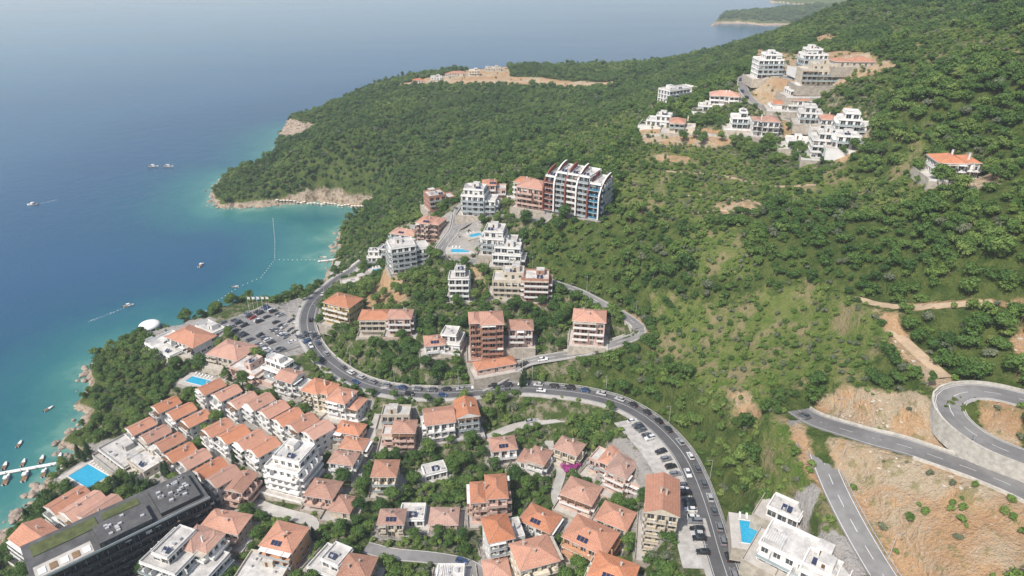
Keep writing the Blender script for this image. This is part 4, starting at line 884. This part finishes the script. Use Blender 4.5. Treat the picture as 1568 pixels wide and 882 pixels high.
def instancer(name,pts,rotz,scl,ids):
    me=bpy.data.meshes.new(name); me.vertices.add(len(pts)); me.vertices.foreach_set('co',np.asarray(pts,np.float32).ravel())
    a=me.attributes.new('rot','FLOAT_VECTOR','POINT'); a.data.foreach_set('vector',np.stack([rotz*0,rotz*0,rotz],1).astype(np.float32).ravel())
    a=me.attributes.new('scl','FLOAT_VECTOR','POINT'); a.data.foreach_set('vector',scl.astype(np.float32).ravel())
    a=me.attributes.new('kid','INT','POINT'); a.data.foreach_set('value',ids.astype(np.int32))
    o=addobj(name,me); g=bpy.data.node_groups.new(name+'_scatter','GeometryNodeTree')
    g.interface.new_socket('Geometry',in_out='INPUT',socket_type='NodeSocketGeometry'); g.interface.new_socket('Geometry',in_out='OUTPUT',socket_type='NodeSocketGeometry')
    gi=g.nodes.new('NodeGroupInput'); go=g.nodes.new('NodeGroupOutput'); ip=g.nodes.new('GeometryNodeInstanceOnPoints'); ci=g.nodes.new('GeometryNodeCollectionInfo')
    ci.inputs['Collection'].default_value=proto; ci.inputs['Separate Children'].default_value=True; ci.inputs['Reset Children'].default_value=True
    def na(n,t): x=g.nodes.new('GeometryNodeInputNamedAttribute'); x.data_type=t; x.inputs['Name'].default_value=n; return x.outputs['Attribute']
    e=g.nodes.new('FunctionNodeEulerToRotation'); L=g.links.new
    L(gi.outputs[0],ip.inputs['Points']); L(ci.outputs[0],ip.inputs['Instance']); ip.inputs['Pick Instance'].default_value=True; L(na('kid','INT'),ip.inputs['Instance Index'])
    L(na('rot','FLOAT_VECTOR'),e.inputs[0]); L(e.outputs[0],ip.inputs['Rotation']); L(na('scl','FLOAT_VECTOR'),ip.inputs['Scale']); L(ip.outputs[0],go.inputs[0])
    md=o.modifiers.new('scatter','NODES'); md.node_group=g; return o
def visible(x,y,z,mg=.17):
    dz=z-CAM_H; dep=y*cp-dz*sp; u=x/np.maximum(dep,1)*FPX; v=-(y*sp+dz*cp)/np.maximum(dep,1)*FPX
    return (dep>50)&(abs(u)<784*(1+mg))&(v>-441*(1+mg))&(v<441*(1+mg))
def jgrid(x0,x1,y0,y1,s,seed):
    r=np.random.default_rng(seed); X,Y=np.meshgrid(np.arange(x0,x1,s),np.arange(y0,y1,s)); X=X+r.uniform(-.48,.48,X.shape)*s; Y=Y+r.uniform(-.48,.48,Y.shape)*s; return X.ravel(),Y.ravel(),r
X,Y,r=jgrid(-330,620,70,1250,3.9,21)
Z=sample(H,X,Y); sdv=sample(SD,X,Y); rd=sample(RD,X,Y); bd=sample(BD,X,Y); ba=sample(BARE,X,Y); me_=sample(MEAD,X,Y); to=sample(TOWN,X,Y); pv=sample(PAVED,X,Y); sa=sample(SAND,X,Y)
nz=vnoise(X,Y,14,31); nz2=.6*vnoise(X,Y,40,33)+.4*vnoise(X,Y,13,34)
HEAD=np.array(polyw([(138,570),(200,500),(235,545),(290,595),(250,620),(190,655),(150,640)])); hd=inside(X,Y,HEAD)
keep=visible(X,Y,Z)&(sdv>4)&(rd>1.8)&(bd>1.2)&(sa<.6)
prob=np.where(vnoise(X,Y,11,36)>.78,.45,1.0)
prob=np.where(me_>.5,np.where(nz>.5,.9,.36),prob); prob=np.where((to>.5),np.where(nz>.3,.95,.45),prob); prob=np.where(ba>.45,.05,prob); prob=np.where(pv>.5,.04,prob); prob=np.where(hd,1,prob)
keep&=r.random(X.shape)<prob
X,Y,Z,me_,to,ba,nz2=[q[keep] for q in (X,Y,Z,me_,to,ba,nz2)]; n=len(X)
big=.5+.75*nz2+r.uniform(-.15,.15,n)+np.where(r.random(n)<.1,.45,0); big*=np.where(me_>.5,.66,1)*np.where(to>.5,.9,1)*np.where(ba>.45,.5,1)
ids=r.choice([0,1,2,3,4,5,8],n,p=[.2,.18,.18,.14,.15,.08,.07]); ids=np.where((me_>.5)&(r.random(n)<.55),4,ids)
far_=(Y>520)&(X<260); ids=np.where(far_&(ids==4)&(r.random(n)<.8),r.integers(0,4,n),ids)
o=instancer('forest_trees',np.stack([X,Y,Z-.3],1),r.uniform(0,6.28,n),np.stack([big,big,big*r.uniform(.75,1.2,n)],1),ids); print('forest',n)
X,Y,r=jgrid(-330,560,70,700,2.8,22)
Z=sample(H,X,Y); rd=sample(RD,X,Y); bd=sample(BD,X,Y); ba=sample(BARE,X,Y); me_=sample(MEAD,X,Y); to=sample(TOWN,X,Y); pv=sample(PAVED,X,Y); sdv=sample(SD,X,Y); nz=vnoise(X,Y,10,35)
keep=visible(X,Y,Z)&(sdv>3)&(rd>.6)&(bd>.4)&((ba>.3)|(me_>.4)|(to>.4))
prob=np.where(ba>.45,np.where(nz>.62,.34,.06),np.where(me_>.5,np.where(nz>.35,.8,.25),.65)); prob=np.where(pv>.5,.08,prob); keep&=r.random(X.shape)<prob
X,Y,Z=X[keep],Y[keep],Z[keep]; n=len(X); s=r.uniform(.4,1.2,n)
instancer('scrub_bushes',np.stack([X,Y,Z],1),r.uniform(0,6.28,n),np.stack([s,s,s],1),r.choice([6,6,7],n)); print('scrub',n)
# woods on the far island
IX,IY,IZ,II=isl; r=np.random.default_rng(5); q=np.where(II.ravel())[0]; q=r.choice(q,min(4500,len(q)*3)); jx=(IX[0,1]-IX[0,0]); jy=IY[1,0]-IY[0,0]
x=IX.ravel()[q]+r.uniform(-.5,.5,len(q))*jx; y=IY.ravel()[q]+r.uniform(-.5,.5,len(q))*jy; s=r.uniform(1.2,2.2,len(q))
instancer('island_woods',np.stack([x,y,IZ.ravel()[q]-.8],1),r.uniform(0,6,len(q)),np.stack([s,s,s*.8],1),r.integers(0,4,len(q)))
# town trees as separate objects
TM=[tree_mesh('broadleaf_tree',200+i,7+i,3.2+.2*i,12,1700,.27,LEAF) for i in range(3)]; CY=[tree_mesh('cypress_tree',220+i,10,1.25,9,1100,.26,CYPM,'cyp',.06) for i in range(2)]; BG=tree_mesh('bougainvillea_bush',230,3.2,2.4,6,900,.25,BOUG,trunk=.05)
X,Y,r=jgrid(-230,200,110,420,7.6,23); Z=sample(H,X,Y); k=visible(X,Y,Z,.05)&(sample(TOWN,X,Y)>.5)&(sample(RD,X,Y)>2.2)&(sample(BD,X,Y)>1.5)&(sample(SD,X,Y)>6)&(sample(PAVED,X,Y)<.68)&(r.random(X.shape)<.92)
for x,y,z in zip(X[k],Y[k],Z[k]): addobj('broadleaf_tree',TM[r.integers(3)],(x,y,z),r.random()*6,float(r.uniform(.7,1.2)))
for a,b_ in [(120,695),(128,700),(135,692),(250,722),(256,725),(413,690),(416,650),(345,570),(352,578),(65,775),(40,790),(798,585),(803,583),(348,725),(360,700),(375,705),(215,748),(205,745),(100,855),(375,755),(385,690),(396,700),(180,745),(470,815),(480,820)]:
    p=ground_hit(a,b_,3,H); addobj('cypress_tree',CY[r.integers(2)],p,r.random()*6,float(r.uniform(.75,1.1)))
for a,b_ in [(300,800),(312,795),(868,720),(880,715),(585,355)]: addobj('bougainvillea_bush',BG,ground_hit(a,b_,1,H),0,1.1)
# rocks scattered along the shore and rubble on the bare slopes
base=[(np.array([v.co[:] for v in k.vertices]),[tuple(p.vertices) for p in k.polygons]) for k in RK]
def rockpile(name,PT,mat,r):
    vs=[];fs=[];off=0
    for (x,y,z,s) in PT:
        bv,bf=base[r.integers(4)]; an=r.random()*6.28; c_,s_=math.cos(an),math.sin(an)
        v=bv*s; v=np.stack([v[:,0]*c_-v[:,1]*s_+x,v[:,0]*s_+v[:,1]*c_+y,v[:,2]+z],1); vs.append(v); fs+=[tuple(k+off for k in f) for f in bf]; off+=len(v)
    me=bpy.data.meshes.new(name); me.from_pydata(np.vstack(vs).tolist(),[],fs); me.materials.append(mat); addobj(name,me)
r=np.random.default_rng(77); PT=[]
for i in range(len(SH)-8):
    a,b_=SH[i],SH[i+1]; L=np.linalg.norm(b_-a)
    if 27<=i<=33: continue
    for q in range(int(L/1.6)):
        p=a+(b_-a)*r.random()+r.normal(size=2)*2.6; PT.append((p[0],p[1],r.uniform(-.3,.5),r.uniform(.4,2.2)))
cl=polyw([(430,214),(434,197),(462,188),(484,190),(470,207)]); c0,c1=cl.min(0),cl.max(0)
for q in range(260): # craggy cliff at the headland
    x,y=r.uniform(c0,c1)
    if inside(np.array([x]),np.array([y]),cl)[0]: PT.append((x,y,float(sample(H,x,y))-1,r.uniform(1.5,4.2)))
rockpile('shore_rocks',PT,ROCKM,r)
X,Y,r=jgrid(40,330,80,330,2.2,41); k=(sample(BARE,X,Y)>.6)&(sample(RD,X,Y)>1.5)&(vnoise(X,Y,16,43)>.55)&(r.random(X.shape)<.45)&(sample(TOWN,X,Y)<.4)
X,Y=X[k],Y[k]; Z=sample(H,X,Y); rockpile('rubble_stones',[(x,y,z,float(s)) for x,y,z,s in zip(X,Y,Z,r.uniform(.15,.75,len(X)))],ROCKW,r)
# ------------------------------------------------------------------ light, sky, air, camera
SE=math.radians(52); sdir=Vector((-.56,-.66,0)).normalized()*math.cos(SE)+Vector((0,0,math.sin(SE)))
sun=bpy.data.lights.new('sun','SUN'); sun.energy=4.8; sun.angle=math.radians(.5); sun.color=(1,.96,.90); so=bpy.data.objects.new('sun',sun); bpy.context.scene.collection.objects.link(so)
so.rotation_euler=(-sdir).to_track_quat('-Z','Y').to_euler()
w=bpy.data.worlds.new('World'); bpy.context.scene.world=w; w.use_nodes=True; nt=w.node_tree; bg=nt.nodes['Background']; sk=nt.nodes.new('ShaderNodeTexSky'); sk.sky_type='NISHITA'; sk.sun_disc=False
sk.sun_elevation=SE; sk.sun_rotation=math.atan2(sdir.x,sdir.y); sk.dust_density=2.5; sk.altitude=50; nt.links.new(sk.outputs[0],bg.inputs[0]); bg.inputs[1].default_value=.15
# humid coastal air: a thin uniform scattering volume over the whole bay
mb=MB(); m=bpy.data.materials.new('humid_air'); m.use_nodes=True; nt=m.node_tree
for q in list(nt.nodes): nt.nodes.remove(q)
o=nt.nodes.new('ShaderNodeOutputMaterial'); vs=nt.nodes.new('ShaderNodeVolumeScatter'); vs.inputs['Color'].default_value=(.78,.90,1,1); vs.inputs['Density'].default_value=.00017; vs.inputs['Anisotropy'].default_value=.0; nt.links.new(vs.outputs[0],o.inputs['Volume'])
mb.box(-4000,4000,-700,6000,-30,520,m); mb.obj('haze')
cam=bpy.data.cameras.new('camera'); cam.lens=24; cam.sensor_width=36; cam.clip_end=60000; cam.clip_start=1; co=bpy.data.objects.new('camera',cam); bpy.context.scene.collection.objects.link(co)
co.location=(0,0,CAM_H); co.rotation_euler=(math.pi/2-PITCH,0,0); bpy.context.scene.camera=co
s=bpy.context.scene; s.view_settings.view_transform='Standard'; s.view_settings.look='None'; s.view_settings.exposure=0
print('built',time.time()-T0)
